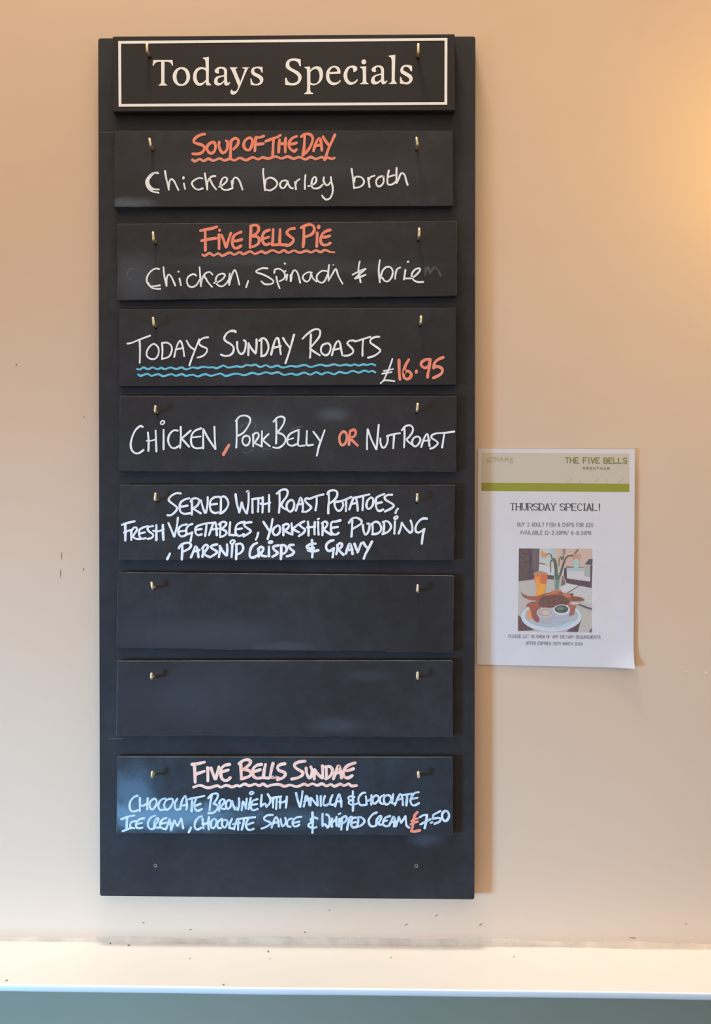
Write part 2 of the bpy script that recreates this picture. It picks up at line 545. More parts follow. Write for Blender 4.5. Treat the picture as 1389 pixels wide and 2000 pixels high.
 (4, 'white', 445, 805, 200, 3.6, 'white word Pork', """
  110,120 160,60 230,45 290,70 305,120 270,200 210,280 140,320; 120,125 122,260 120,380 115,480;
  o 245,320 205,350 200,410 235,450 275,440 297,390 290,335;
  345,300 345,400 345,465; 340,310 380,280 415,290 415,340 375,400 375,425 460,465;
  465,260 462,350 460,465; 555,295 500,350 480,380 520,420 570,460"""),
 (4, 'white', 445, 805, 200, 3.6, 'white word Belly', """
  655,95 660,250 655,425; 620,130 670,75 730,60 770,85 760,150 720,220 680,275 740,300 780,350 770,420 710,475 660,485 615,475;
  965,240 900,265 840,300 808,360 815,430 870,455 935,435; w2.8 820,375 890,352;
  962,265 958,350 958,450 1045,452; 1075,255 1070,350 1075,445 1155,442;
  1160,265 1210,330 1255,395; 1315,245 1270,370 1235,470 1208,590"""),
 (4, 'ghost', 445, 805, 200, 2.6, "faint wiped chalk loop", "165,210 220,160 300,135 370,150 375,220"),
 (4, 'ghost', 445, 805, 200, 2.6, 'faint wiped chalk curve', "205,530 240,560 300,535 340,510"),
 (4, 'ghost', 445, 805, 200, 2.6, 'faint wiped chalk curve', "480,490 540,505 620,490"),
 (4, 'ghost', 445, 805, 200, 2.6, 'faint wiped chalk line', "850,240 920,215 1010,195"),
 (4, 'coral', 650, 820, 245, 5.0, 'coral word or', """
  o 115,130 80,170 75,230 95,275 130,270 155,215 150,150; 190,130 185,200 180,275;
  190,125 235,110 255,140 240,180 200,205 230,240 275,285"""),
 (4, 'white', 650, 820, 245, 3.7, 'white words Nut Roast', """
  388,105 380,210 380,325; 390,110 430,220 480,325; 510,55 498,180 485,325;
  528,205 530,260 550,305 580,300 605,250 610,190; 600,180 670,160 745,148; 680,165 675,240 670,315;
  795,100 795,200 790,305; 765,115 800,75 850,60 885,85 885,130 850,185 820,220 860,260 910,295;
  o 930,185 890,210 880,260 905,295 940,280 970,230 960,195;
  980,300 1010,210 1045,155 1060,200 1072,290; 1000,235 1075,225;
  1080,320 1120,305 1165,260 1140,230 1095,200 1100,170 1150,150 1230,145 1345,130; 1238,145 1225,220 1212,305"""),
 (5, 'white', 320, 950, 160, 4.2, 'white word Served', """
  285,120 220,115 140,150 85,210 100,255 170,310 225,360 210,410 150,470 110,490 65,488;
  430,200 350,225 285,275 268,350 285,430 350,465 440,455; 275,350 400,325;
  475,230 478,360 475,480; 455,255 480,215 540,200 595,225 590,290 550,340 505,375 560,415 625,455;
  630,235 660,350 695,445; 745,185 740,320 715,445;
  940,175 860,185 800,230 780,310 800,410 860,450 935,440; 790,310 900,295;
  970,190 968,320 965,450; 950,190 1020,170 1075,220 1095,300 1060,380 1000,440 955,460"""),
 (5, 'white', 455, 950, 180, 4.3, 'white word With', """
  40,120 60,260 95,390; 95,390 115,320 130,240; 135,245 160,330 200,405; 215,78 235,85 235,250 210,405;
  295,190 295,300 295,395; 290,195 370,180 455,175; 385,190 382,290 378,380;
  450,165 450,290 445,395; 545,130 545,260 545,380; 420,260 480,265 560,245"""),
 (5, 'white', 455, 950, 180, 4.3, 'white word Roast', """
  700,80 705,240 695,395; 660,110 720,60 790,45 825,80 810,150 760,220 730,280 760,325 810,350;
  o 875,205 825,240 808,300 830,360 870,380 910,340 925,270 910,220;
  950,365 985,260 1020,170 1045,230 1055,300 1055,380; 970,280 1060,255;
  1045,380 1110,380 1175,330 1170,300 1110,245 1085,205 1110,180 1160,185 1250,150 1365,120; 1262,165 1262,260 1245,360"""),
 (5, 'white', 630, 950, 160, 4.3, 'white word Potatoes with a comma', """
  105,100 110,230 100,350 98,455; 85,130 110,85 180,65 240,85 250,150 210,220 130,285;
  490,180 380,225 290,255 215,265 205,310 230,380 275,415 320,390 350,320 340,265; 400,230 400,330 397,420;
  455,390 490,290 530,195 570,210 590,310 598,410; 490,300 580,280; 545,195 650,170 795,135; 690,180 685,300 678,400;
  o 820,190 765,240 745,320 765,375 805,375 850,320 865,240 850,200;
  1045,130 980,155 915,195 905,270 910,350 940,410 980,415 1030,390; 920,290 1005,268;
  1180,140 1110,145 1055,180 1075,230 1150,275 1210,320 1170,370 1060,425; 1280,380 1255,405 1240,450"""),
 (5, 'white', 230, 1005, 160, 4.0, 'white word Fresh', """
  70,175 150,145 285,115; w4.8 128,170 130,300 128,440; 105,305 220,260; w4.4 230,270 230,360 230,430;
  225,290 270,225 320,225 320,270 275,340 265,385 330,415 400,410;
  510,195 430,220 370,260 360,330 385,395 430,410 475,400; 370,325 460,300;
  600,195 540,205 505,240 530,285 600,340 580,390 510,415;
  w4.8 655,180 655,310 655,430; w4.8 765,175 768,300 775,425; 605,275 680,285 780,250"""),
 (5, 'white', 230, 1005, 160, 4.3, 'white letters Veg', """
  860,145 910,260 955,370; 1020,55 1000,220 960,370;
  1170,165 1090,185 1040,230 1030,310 1060,360 1100,370 1160,345; 1040,290 1130,275;
  1265,160 1210,180 1165,240 1165,310 1200,330 1265,300; 1265,300 1250,370 1235,450"""),
 (5, 'white', 380, 1005, 160, 4.3, 'white letters etables with a comma', """
  355,135 200,150 60,190 15,240 20,310 60,350 120,335; 25,260 120,245; 205,160 195,260 180,360;
  245,350 285,240 320,150 355,145 370,230 378,350; 275,255 400,240;
  440,150 438,250 430,350; 410,165 470,125 530,135 530,180 460,245; 460,245 530,280 540,320 500,360 435,380;
  605,130 595,240 590,340; 590,345 690,350; 850,125 770,140 715,180 695,250 700,320 740,360 790,355 835,330; 710,250 805,235;
  965,130 900,135 840,165 860,205 950,270 930,310 830,375; 1080,310 1065,370 1040,425"""),
 (5, 'white', 510, 1005, 160, 4.5, 'white word Yorkshire', """
  40,125 90,200 130,265; 195,75 170,220 140,320 112,415;
  o 275,190 220,230 200,290 225,345 270,345 315,300 325,230 305,195;
  375,190 380,280 378,350; 370,185 430,160 470,175 460,225 415,270 460,310 530,340;
  518,150 525,250 530,330; 650,155 590,200 535,245; 545,250 600,280 645,300;
  735,115 670,145 660,180 700,220 745,255 720,310 640,365;
  795,120 805,240 805,355; 912,130 905,230 908,335; 780,220 915,205; 968,125 970,230 975,340; w3.6 960,78 985,68;
  1045,140 1045,250 1040,350; 1030,145 1085,120 1125,145 1110,200 1070,250 1120,300 1195,345;
  1345,98 1270,118 1200,130 1185,200 1190,290 1230,335 1280,335 1315,310; 1210,225 1300,210"""),
 (5, 'white', 670, 1005, 170, 4.3, 'white word Pudding', """
  150,90 145,210 140,300 135,350; 95,130 140,70 200,50 260,70 300,110 270,160 160,225;
  318,165 325,240 352,318 395,290 420,220 420,150 390,145;
  470,160 475,240 470,310; 450,155 520,115 580,140 610,210 595,270 540,305 470,315;
  655,120 655,210 645,300; 635,120 700,105 755,150 765,210 730,265 680,295 630,310;
  830,110 825,210 820,305; o w3.4 845,30 815,55 835,75 870,55 870,30;
  890,300 920,220 940,130; 940,130 1000,220 1070,290; 1080,95 1105,180 1105,260 1075,290;
  1340,65 1270,65 1200,120 1160,200 1165,270 1210,285 1250,265 1300,230; 1300,230 1275,330 1258,465"""),
 (5, 'white', 315, 1045, 170, 4.6, 'white word Parsnip after a comma', """
  138,295 115,345 95,385; 335,160 335,270 328,390; 280,210 320,155 390,125 455,130 475,170 440,220 350,265;
  475,355 510,270 545,185 575,220 595,350; 510,265 610,240;
  665,210 668,280 658,345; 655,215 700,160 740,165 740,205 700,265 690,300 730,335 780,350;
  890,150 820,165 790,190 820,220 890,265 860,305 780,355;
  935,175 935,260 920,350; 940,180 975,250 1030,320; 1050,150 1055,240 1045,325;
  1135,150 1130,250 1122,350; o w3.4 1150,80 1105,105 1110,135 1150,130 1175,100;
  1200,150 1200,270 1195,385; 1190,150 1260,135 1300,170 1305,230 1265,285 1205,310"""),
 (5, 'white', 475, 1045, 130, 5.0, 'white word Crisps', """
  290,165 220,200 165,270 140,360 140,440 180,470 240,460 300,420;
  320,290 325,370 325,450; 310,295 370,250 420,270 415,320 370,390 400,430 480,445;
  540,245 538,340 538,440; w7 550,152 592,145; 735,215 650,235 625,265 650,310 720,370 670,420 610,455;
  795,225 795,350 788,500; 780,215 850,210 905,260 905,320 870,370 790,410;
  1055,205 980,210 960,240 1000,300 1060,345 1030,400 970,430 910,445"""),
 (5, 'white', 590, 1045, 150, 5.0, 'white words and Gravy', """
  180,90 185,200 190,300 185,400; 245,155 160,165 90,205 110,240 215,235; 215,235 130,255 105,275 160,295 230,290 295,275;
  570,95 510,110 450,160 435,220 460,275 510,285 570,240; 575,240 565,320 555,400;
  640,190 640,270 620,345; 635,185 680,150 720,160 715,210 670,265 700,310 750,355;
  795,335 820,250 860,160 890,200 905,280 915,340; 820,270 910,260;
  950,160 980,240 1010,310; 1070,150 1040,230 1005,310;
  1110,135 1150,200 1195,240; 1265,120 1210,230 1150,340 1118,425"""),
 (8, 'pink', 370, 1480, 170, 6.0, 'pale coral heading Five Bell', """
  45,105 130,95 240,70; 80,115 88,250 92,390; 110,260 170,240 235,215; 290,160 295,260 295,370;
  345,165 375,250 405,335; 470,145 450,230 420,335;
  640,105 570,120 510,170 500,250 520,330 570,365 620,350 650,320; 520,225 620,195;
  820,95 825,220 830,340; 795,95 850,50 920,30 975,55 955,110 870,180; 860,185 940,200 985,240 950,300 830,335;
  1150,105 1080,120 1020,170 1010,240 1030,300 1080,325 1150,320; 1040,220 1130,190;
  1215,105 1195,200 1180,310; 1180,318 1270,325; 1335,90 1310,190 1290,300; 1290,312 1389,312"""),
 (8, 'pink', 535, 1480, 170, 6.0, 'pale coral heading s Sundae', """
  0,310 70,320; 175,95 100,110 60,150 80,200 160,230 185,270 140,320 60,350;
  500,55 410,65 335,100 340,150 400,195 460,230 450,280 380,320 285,340;
  515,165 525,250 560,320 600,290 610,200 590,145; 650,190 645,340; 660,200 710,270 770,320; 775,130 780,230 780,320;
  835,150 840,250 840,330; 820,145 890,140 935,190 920,260 880,310 830,335;
  950,335 990,230 1030,130 1060,180 1080,320; 990,245 1075,225;
  1300,80 1210,110 1140,160 1110,240 1130,305 1190,320 1250,285; 1140,205 1200,200 1270,175"""),
 (8, 'pink', 370, 1480, 170, 5.4, 'wavy pale coral underline', """
  65,470 170,440 300,480 440,445 500,470 590,440 680,465 760,440 800,455 880,420 960,445 1050,420 1110,445 1180,420 1240,455 1310,435
  1428,425 1518,455 1608,435 1718,460 1828,420 1888,440 1968,415 2038,440 2118,415 2188,450 2258,425 2318,455 2408,420 2468,445 2538,418 2588,448 2668,443"""),
 (8, 'ice', 245, 1540, 160, 3.9, 'icy white word Chocolate', """
  205,120 140,150 85,220 70,300 90,370 140,390 210,370;
  245,160 245,270 245,380; 378,165 375,260 370,355; 250,285 310,290 375,240;
  o 485,175 430,215 410,280 430,345 470,350 515,290 530,220 515,185;
  680,170 620,185 570,240 560,310 590,365 650,360; o 770,175 700,195 660,260 670,335 710,360 770,310 805,230 800,185;
  880,175 840,250 845,330 870,360 920,350; 930,350 950,240 990,150 1020,130 1035,200 1045,290 1035,360; 935,295 1050,275;
  1040,195 1130,165 1230,150 1340,125; w4.6 1130,180 1128,280 1122,385; 1200,175 1170,250 1175,330 1210,375 1260,370 1300,345; 1180,295 1275,260"""),
 (8, 'ice', 400, 1540, 170, 4.2, 'icy white word Brownie', """
  110,110 90,230 75,350; 55,155 110,95 190,80 210,110 190,170 140,240; 145,245 200,270 200,330 140,385 60,395;
  240,200 235,280 230,360; 230,230 270,175 315,185 305,230 260,290 270,320 330,325;
  o 390,185 345,220 340,290 370,325 410,290 420,220; 440,200 455,270 480,335; 480,335 500,300 520,340; 545,160 550,260 530,345;
  610,210 600,270 590,345; 615,215 640,270 660,315; 670,165 665,230 655,320; 735,150 715,240 700,330; o w3.2 750,50 715,75 740,95 780,70;
  840,170 780,190 745,230 735,290 755,340 800,345 845,325; 760,260 835,250"""),
 (8, 'ice', 400, 1540, 170, 4.4, 'icy white word With', """
  910,105 900,200 895,285; 895,285 960,240 985,290; 1005,90 1045,160 1040,230 985,290;
  1095,150 1090,220 1090,305; 1080,150 1150,140 1220,130; 1150,150 1145,240 1140,325;
  1205,140 1205,220 1200,310; 1310,130 1305,210 1295,305; 1190,215 1250,220 1310,180"""),
 (8, 'ice', 570, 1540, 130, 4.4, 'icy white words Vanilla and', """
  90,100 125,250 165,380; 225,60 205,220 175,380; 250,375 275,270 290,170 320,170 350,260 370,350; 260,275 390,200;
  410,200 395,270 385,350; 410,200 470,280 535,350; 525,150 535,250 540,350; 605,160 605,260 605,365;
  690,160 665,250 665,340 720,350 780,320; 850,140 810,230 800,320 850,340 900,320;
  905,370 940,240 985,120 1015,190 1030,290 1035,380; 925,275 1040,265;
  1275,60 1275,200 1280,350 1275,465; w3.6 1310,180 1220,165 1175,205 1220,240 1290,250; w3.6 1290,250 1200,260 1195,310 1250,340 1330,325 1389,305"""),
 (8, 'ice', 690, 1540, 140, 4.2, 'icy white word Chocolate', """
  235,85 180,90 120,150 100,230 130,310 180,325 260,310; 245,150 255,230 260,310; 355,130 350,220 350,310; 250,240 310,230 380,170;
  o 445,135 390,170 380,240 400,290 440,280 490,220 490,160; 600,125 540,160 515,220 530,280 580,300;
  o 660,130 605,170 595,240 625,305 680,300 730,230 720,150; 775,110 765,200 755,285 830,285;
  810,325 850,220 900,120 935,130 960,230 965,320; 840,230 960,190; 940,135 1040,115 1150,105; w4.8 1045,125 1040,230 1030,330;
  1270,70 1190,90 1130,170 1110,250 1140,315 1200,325 1275,285; 1130,205 1245,180"""),
 (8, 'ice', 230, 1585, 150, 3.9, 'icy white words Ice Cream with a comma', """
  65,140 180,95 305,70; w4.6 170,105 165,210 160,310; 90,355 200,310 240,300; 325,175 260,185 225,230 235,285 300,300;
  480,120 400,140 345,190 330,250 350,295 400,300 450,290; 345,225 440,205;
  680,75 610,100 560,170 545,240 570,300 620,320 680,290; 670,180 660,240 655,290;
  660,200 700,130 735,130 725,180 680,250 700,290 770,285; 885,115 820,140 770,200 770,270 810,305 870,320; 790,220 880,200;
  880,310 910,220 940,130 955,200 965,340; 900,235 975,215; 975,330 1000,240 1025,160; 1030,165 1060,230 1085,260;
  1085,260 1120,190 1150,125; 1155,130 1170,220 1185,300; w4.6 1325,290 1305,335 1285,375"""),
 (8, 'ice', 370, 1585, 140, 4.2, 'icy white word Chocolate', """
  245,90 180,115 120,190 100,270 120,335 170,345 230,315; 255,140 265,230 275,325; 380,110 365,220 375,345; 255,240 320,235 380,195;
  o 500,145 440,170 415,240 430,310 470,320 520,250 520,180; 635,145 570,185 545,250 560,315 610,320;
  o 690,160 640,190 635,260 670,310 710,290 735,220 730,180; 825,145 785,230 775,310; 775,318 850,332;
  865,340 895,240 925,150 945,180 945,270 945,355; 850,245 980,220; 930,150 1060,130 1270,110; 1060,140 1045,240 1015,350;
  1150,130 1110,200 1095,270 1130,345 1190,355 1245,335; 1120,255 1240,215"""),
 (8, 'ice', 505, 1580, 140, 4.0, 'icy white words Sauce and', """
  275,115 180,120 110,170 130,220 230,260 220,300 140,350 60,380; 255,360 290,250 330,165 365,180 385,260 395,340; 270,285 400,240;
  430,195 440,270 460,330 510,300 530,230 520,175; 645,185 590,205 555,260 565,330 620,345;
  830,150 740,165 680,210 660,280 690,335 740,335 790,305; 680,270 790,245;
  w4.8 1045,70 1050,200 1050,330 1045,460; 1140,185 1080,165 1010,195 1025,235 1060,250; 1060,250 980,290 970,330 1020,360 1080,365 1125,350"""),
 (8, 'ice', 620, 1580, 130, 4.5, 'icy white word Whipped', """
  110,100 105,230 110,350; 110,350 160,320 210,385; 190,115 240,150 260,260 245,350 210,385;
  310,200 300,290 305,370; 400,170 395,260 400,350; 250,280 330,270 400,200; 460,210 450,300 450,370; w3.6 445,110 485,90;
  510,190 505,300 500,430; 505,200 570,155 610,170 600,240 540,295; 670,200 640,320 620,430; 650,210 700,170 720,165;
  800,180 750,190 710,250 710,340 750,390 800,380; 720,295 800,270;
  850,190 850,270 830,360; 840,180 910,175 970,220 980,270 930,330 850,370 760,385"""),
 (8, 'ice', 620, 1580, 130, 4.4, 'icy white letters Cr', """
  1235,75 1160,110 1090,190 1070,260 1100,340 1160,365 1220,345; 1240,220 1230,290 1230,340;
  1235,240 1280,170 1330,150 1330,200 1280,290 1300,325 1380,325"""),
 (8, 'ice', 740, 1570, 150, 4.2, 'icy white letters eam', """
  205,220 130,245 80,310 85,380 140,405 190,390; 90,320 150,300; 190,390 230,300 265,230 285,260 285,330 275,410; 215,335 300,320;
  310,410 335,330 360,235; 365,240 385,300 405,345; 405,345 440,290 480,225; 485,225 490,310 505,395 550,430"""),
 (8, 'coral', 740, 1570, 150, 5.4, 'coral pound sign', """
  700,150 650,210 630,300 610,420 590,495; 590,490 640,500 740,480; w4.4 595,310 660,275 710,260; w4.4 575,370 640,340 705,320"""),
 (8, 'ice', 740, 1570, 150, 4.2, 'icy white price 7.50', """
  745,240 810,205 875,200; w5 872,205 860,300 830,440; 755,370 850,320 940,275; w4.6 943,342 965,330;
  1115,130 1050,165 985,205 985,270; 985,270 1060,255 1115,265 1100,320 1010,360;
  o w5 1200,130 1150,180 1150,260 1190,310 1240,290 1270,220 1250,150"""),
]

# printed serif title: (left, top, window width, outline loops)
TITLE = [
 (290, 100, 120, ["108,200! 545,200! 555,325! 535,328! 500,265 440,242 365,238! 362,500 362,650 370,720 425,765! 425,778! 235,778! 230,765! 280,725 290,650 290,500 288,238! 200,245 150,275 115,330! 95,328!"]),
 (290, 100, 120, ["745,360 640,395 570,480 548,580 575,690 650,765 740,788 850,755 920,670 940,570 915,460 850,385",
                  "740,405 670,445 637,540 640,630 675,715 745,745 810,715 855,640 855,540 820,450"]),
 (290, 100, 120, ["1230,146! 1365,126! 1365,400 1363,650 1378,720 1418,755! 1418,772! 1310,772! 1295,690! 1240,750 1150,785 1070,750 1020,670 1010,580 1030,470 1100,385 1200,358 1295,380! 1292,280 1280,200 1230,162!",
                  "1210,405 1130,440 1090,530 1095,630 1130,705 1180,720 1240,700 1300,650! 1300,520 1290,440"]),
 (410, 100, 120, ["210,500! 150,500 110,460 115,420 170,370 260,352 350,375 385,430 388,550 390,670 410,715 450,695! 462,715! 420,765 370,778 330,755 322,700! 260,755 180,778 110,745 95,680 115,610 180,565 320,540! 322,460 305,415 260,395 215,405 200,450",
                  "320,572! 240,590 180,630 175,690 210,722 270,705 322,655!"]),
 (410, 100, 120, ["450,365! 625,365! 622,380! 585,400 590,440 690,690! 775,450 785,405 735,385! 735,365! 895,365! 895,380! 850,410 690,780 620,920 570,970 510,982 465,950 470,900 495,860! 515,895 560,905 610,880 640,800 620,740 500,450 450,380!"]),
 (410, 100, 120, ["1190,355! 1195,485! 1170,485! 1140,420 1090,388 1040,388 1003,420 1010,470 1060,500 1140,540 1200,600 1205,670 1170,735 1090,772 1010,772 925,760! 915,620! 940,620! 960,690 1010,735 1070,738 1125,700 1130,650 1080,600 980,545 935,490 935,430 970,375 1060,350 1130,350"]),
 (550, 100, 140, ["370,155! 375,290! 350,290! 325,230 280,195 220,185 165,205 150,250 170,305 240,350 330,400 385,470 385,540 340,620 260,660 170,662 72,650! 68,520! 95,510! 120,575 170,615 240,615 300,590 322,540 310,480 240,420 150,370 90,320 82,250 110,185 180,145 270,140"]),
 (550, 100, 140, ["445,305! 555,295! 556,370! 600,320 680,290 760,315 800,400 795,510 750,600 670,650 600,660 556,645! 556,740 570,790 612,810! 612,832! 440,832! 440,815! 485,785 495,700 495,500 492,380 480,335 445,325!",
                  "558,410! 600,365 660,345 710,375 735,450 730,540 690,610 620,630 570,610 558,580!"]),
 (550, 100, 140, ["1140,435! 925,443! 930,520 970,590 1040,608 1100,590 1135,555! 1148,575! 1100,630 1020,658 940,640 880,570 862,480 880,380 940,310 1020,283 1100,305 1140,370",
                  "928,405! 1080,395! 1070,350 1020,315 965,340"]),
 (680, 100, 140, ["105,405! 150,390 180,345 160,298 90,278 0,300 -60,370 -88,460 -70,560 -10,635 60,652 140,620 192,558! 178,540! 130,582 70,600 15,570 -15,500 -12,420 15,350 60,318 95,340"]),
 (680, 100, 140, ["230,300! 350,290! 350,450 352,560 360,600 395,625! 395,640! 230,640! 230,625! 275,605 285,560 285,420 275,345 230,318!"]),
 (680, 100, 140, ["305,160 270,175 259,207 270,240 305,254 338,240 351,207 338,175"]),
 (680, 100, 140, ["545,395! 500,405 460,380 460,335 520,290 600,275 670,300 695,360 695,480 700,560 715,590 750,565! 765,580! 720,630 670,642 645,610 640,580! 580,630 510,645 455,620 445,560 470,500 530,460 640,430! 640,370 620,325 585,308 545,320 535,355",
                  "640,460! 570,475 520,510 520,570 555,592 600,575 640,540!"]),
 (680, 100, 140, ["790,85! 915,68! 910,300 905,520 915,580 945,620! 945,636! 790,636! 790,622! 835,600 845,540 845,300 845,180 830,125 790,105!"]),
 (680, 100, 140, ["1240,285! 1240,390! 1215,390! 1190,340 1150,308 1100,305 1070,335 1080,375 1140,410 1220,460 1250,520 1235,590 1170,640 1090,640 1005,628! 1005,500! 1028,500! 1050,560 1100,600 1150,598 1185,565 1175,520 1110,475 1035,430 1012,380 1030,310 1090,270 1160,265"]),
]
TITLE_LETTERS = 'T o d a y s S p e c i . a l s'.split()

# plain stroke capitals for the small print of the poster, on a 4 x 6 grid
FONT = {
 'A': "0,6 2,0 4,6;0.8,4 3.2,4", 'B': "0,0 0,6;0,0 2.6,0 3.6,0.8 3.6,2.1 2.6,2.9 0,2.9;2.6,2.9 4,3.8 4,5.1 2.8,6 0,6",
 'C': "4,1 3,0 1.2,0 0,1.6 0,4.4 1.2,6 3,6 4,5", 'D': "0,0 0,6;0,0 2.4,0 4,1.6 4,4.4 2.4,6 0,6",
 'E': "4,0 0,0 0,6 4,6;0,3 3,3", 'F': "4,0 0,0 0,6;0,3 3,3", 'G': "4,1 3,0 1.2,0 0,1.6 0,4.4 1.2,6 4,6 4,3.4 2.4,3.4",
 'H': "0,0 0,6;4,0 4,6;0,3 4,3", 'I': "2,0 2,6", 'K': "0,0 0,6;4,0 0,3.4;1.2,2.6 4,6", 'L': "0,0 0,6 4,6",
 'M': "0,6 0.3,0 2,4.6 3.7,0 4,6", 'N': "0,6 0,0 4,6 4,0", 'O': "2,0 0.6,0.8 0,3 0.6,5.2 2,6 3.4,5.2 4,3 3.4,0.8 2,0",
 'P': "0,6 0,0 2.8,0 4,0.9 4,2.4 2.8,3.3 0,3.3", 'Q': "2,0 0.6,0.8 0,3 0.6,5.2 2,6 3.4,5.2 4,3 3.4,0.8 2,0;2.4,4.4 4,6.4",
 'R': "0,6 0,0 2.8,0 4,0.9 4,2.4 2.8,3.2 0,3.2;2,3.2 4,6", 'S': "4,0.9 2.8,0 1.2,0 0,0.9 0,2 1.2,2.8 2.8,3.2 4,4 4,5.1 2.8,6 1.2,6 0,5.1",
 'T': "0,0 4,0;2,0 2,6", 'U': "0,0 0,4.4 1.2,6 2.8,6 4,4.4 4,0", 'V': "0,0 2,6 4,0", 'W': "0,0 1,6 2,2 3,6 4,0",
 'X': "0,0 4,6;4,0 0,6", 'Y': "0,0 2,3 4,0;2,3 2,6", '0': "2,0 0.5,1 0.5,5 2,6 3.5,5 3.5,1 2,0", '1': "1,1 2,0 2,6;1,6 3,6",
 '2': "0.3,1.2 1.2,0 2.8,0 3.7,1.3 3.2,2.8 0.3,6 3.8,6", '3': "0.3,0.6 2,0 3.5,1 3.2,2.4 1.6,2.9;1.6,2.9 3.6,3.7 3.6,5.2 2,6 0.2,5.4",
 '4': "3,6 3,0 0,4 4,4", '6': "3.4,0.4 2,0 0.6,1.6 0.4,4.6 1.6,6 3,5.8 3.7,4.4 2.8,3 1.4,3 0.5,4",
 '8': "2,2.8 0.6,1.8 0.8,0.4 2,0 3.2,0.4 3.4,1.8 2,2.8 0.4,4 0.5,5.4 2,6 3.5,5.4 3.6,4 2,2.8",
 '&': "4,6 1,1.6 1.2,0.2 2.4,0 3,1 2.2,2.2 0.4,3.6 0.2,5.2 1.4,6 2.8,5.4 4,3.4", '-': "0.8,3.4 3.2,3.4", ':': "2,2 2,2.2;2,5 2,5.2",
 '/': "0,6.6 3.6,-0.4", '!': "2,0 2,4;2,5.6 2,5.8", '£': "3.8,1 2.8,0 1.5,0.6 1.3,2 1.5,4 0.3,6 3.8,6;0.3,3.2 2.8,3.2",
}

def text_strokes(text, x0, y0, x1, y1, h, narrow=('I', '!', ':', '1'), gap=0.42, space=0.75):
    """strokes of one printed line between (x0,y0) and (x1,y1), cap height h photo pixels; y = top of capitals"""
    adv = []
    for ch in text:
        adv.append(space if ch == ' ' else (0.45 if ch in narrow else 1.0))
    total = sum(adv) + gap * (len(text) - 1)
    unit = (x1 - x0) / total
    slope = (y1 - y0) / (x1 - x0)
    out, x = [], 0.0
    for ch, a in zip(text, adv):
        if ch != ' ':
            for st in FONT[ch].split(';'):
                pts = []
                for t in st.split():
                    gx, gy = (float(q) for q in t.split(','))
                    if a < 1:
                        gx = 2 + (gx - 2) * 0.6
                        px = x0 + (x + a / 2 + (gx - 2) / 4) * unit
                    else:
                        px = x0 + (x + gx / 4 * a) * unit
                    pts.append((px, y0 + (px - x0) * slope + gy / 6 * h))
                out.append(pts)
        x += a + gap
    return out

# ------------------------------------------------------------------ the setting
M_WALL = mat_wall('cream_wall_paint', (0.695, 0.505, 0.36, 1), (0.72, 0.53, 0.38, 1))
M_DADO = mat_wall('grey_green_panel_paint', (0.245, 0.235, 0.17, 1), (0.27, 0.26, 0.19, 1), 0.05, 0.5)
M_LEDGE = mat_plain('white_gloss_paint', (0.86, 0.85, 0.82, 1), 0.35, 0.015, 8)
M_CAULK = mat_plain('dirty_caulk', (0.68, 0.54, 0.41, 1), 0.8, 0.12, 28, bmp=0.2)
M_CHIP = mat_plain('chipped_plaster', (0.20, 0.17, 0.14, 1), 0.9, 0.3, 90)
M_CHIPW = mat_plain('bare_white_plaster', (0.85, 0.82, 0.78, 1), 0.9, 0.1, 90)

Z_LEDGE = P(694, 1845, 0).z
def box_verts(x0, x1, y0, y1, z0, z1):
    v = [(x, y, z) for z in (z0, z1) for y in (y0, y1) for x in (x0, x1)]
    f = [(0, 2, 3, 1), (4, 5, 7, 6), (0, 1, 5, 4), (1, 3, 7, 5), (3, 2, 6, 7), (2, 0, 4, 6)]
    return v, f

v, f = box_verts(-3.0, 2.4, 0.0, 0.12, Z_LEDGE - 0.01, 1.75)
wall = tag(make_obj('wall_back', v, f, M_WALL), 'cream painted plaster wall above the white ledge', 'wall', kind='structure')
v, f = box_verts(-3.0, 2.4, 0.0, 0.12, Z_LEDGE - 1.05, Z_LEDGE - 0.011)
dado = tag(make_obj('wall_lower', v, f, M_DADO), 'grey green painted wall below the white ledge', 'wall', kind='structure')

v, f = box_verts(-3.0, 2.4, -3.2, 0.0, Z_LEDGE - 1.10, Z_LEDGE - 1.05)  # unseen floor, added so no world light comes up from below
M_FLOOR = mat_plain('unseen_dark_floor', (0.10, 0.06, 0.035, 1), 0.5, 0.35, 3)
tag(make_obj('floor', v, f, M_FLOOR), 'added dark floor out of view, keeping light from coming up', 'floor', kind='structure')

# ledge: square board with a rounded nose, run along the wall, tipped a touch
DEP = 0.0
while P(694, 1931, DEP).z < Z_LEDGE:
    DEP += 0.0005
THK = Z_LEDGE - P(694, 1951, DEP).z
prof = [(0.0, 0.0)]
R0 = 0.0018
for k in range(7):
    a = math.pi / 2 * k / 6
    prof.append((DEP - R0 + R0 * math.sin(a), -R0 + R0 * math.cos(a)))
# the nose turns back under itself
RL = THK - R0
for k in range(1, 7):
    a = math.pi / 2 * k / 6
    prof.append((DEP - RL * (0.42 * k / 6 + 0.35 * (1 - math.cos(a))), -R0 - RL * math.sin(a)))
prof.append((0.0, -THK))
nx = 60
v, f = [], []
rnd = random.Random(3)
TIP = -0.0045
for i in range(nx + 1):
    x = -3.0 + 5.4 * i / nx
    wob = 0.0004 * math.sin(x * 9) + 0.0003 * math.sin(x * 23 + 1)
    for (d, z) in prof:
        v.append((x, -d + wob * (1 if d > 0.01 else 0), Z_LEDGE + z + x * TIP))
m = len(prof)
for i in range(nx):
    for j in range(m):
        a, b = i * m + j, i * m + (j + 1) % m
        f.append((a, b, b + m, a + m))
f.append(tuple(range(m))); f.append(tuple(range(nx * m + m - 1, nx * m - 1, -1)))
ledge = tag(make_obj('trim_1', v, f, M_LEDGE), 'white painted wooden ledge with a rounded front edge', 'ledge', kind='structure')
me = ledge.data
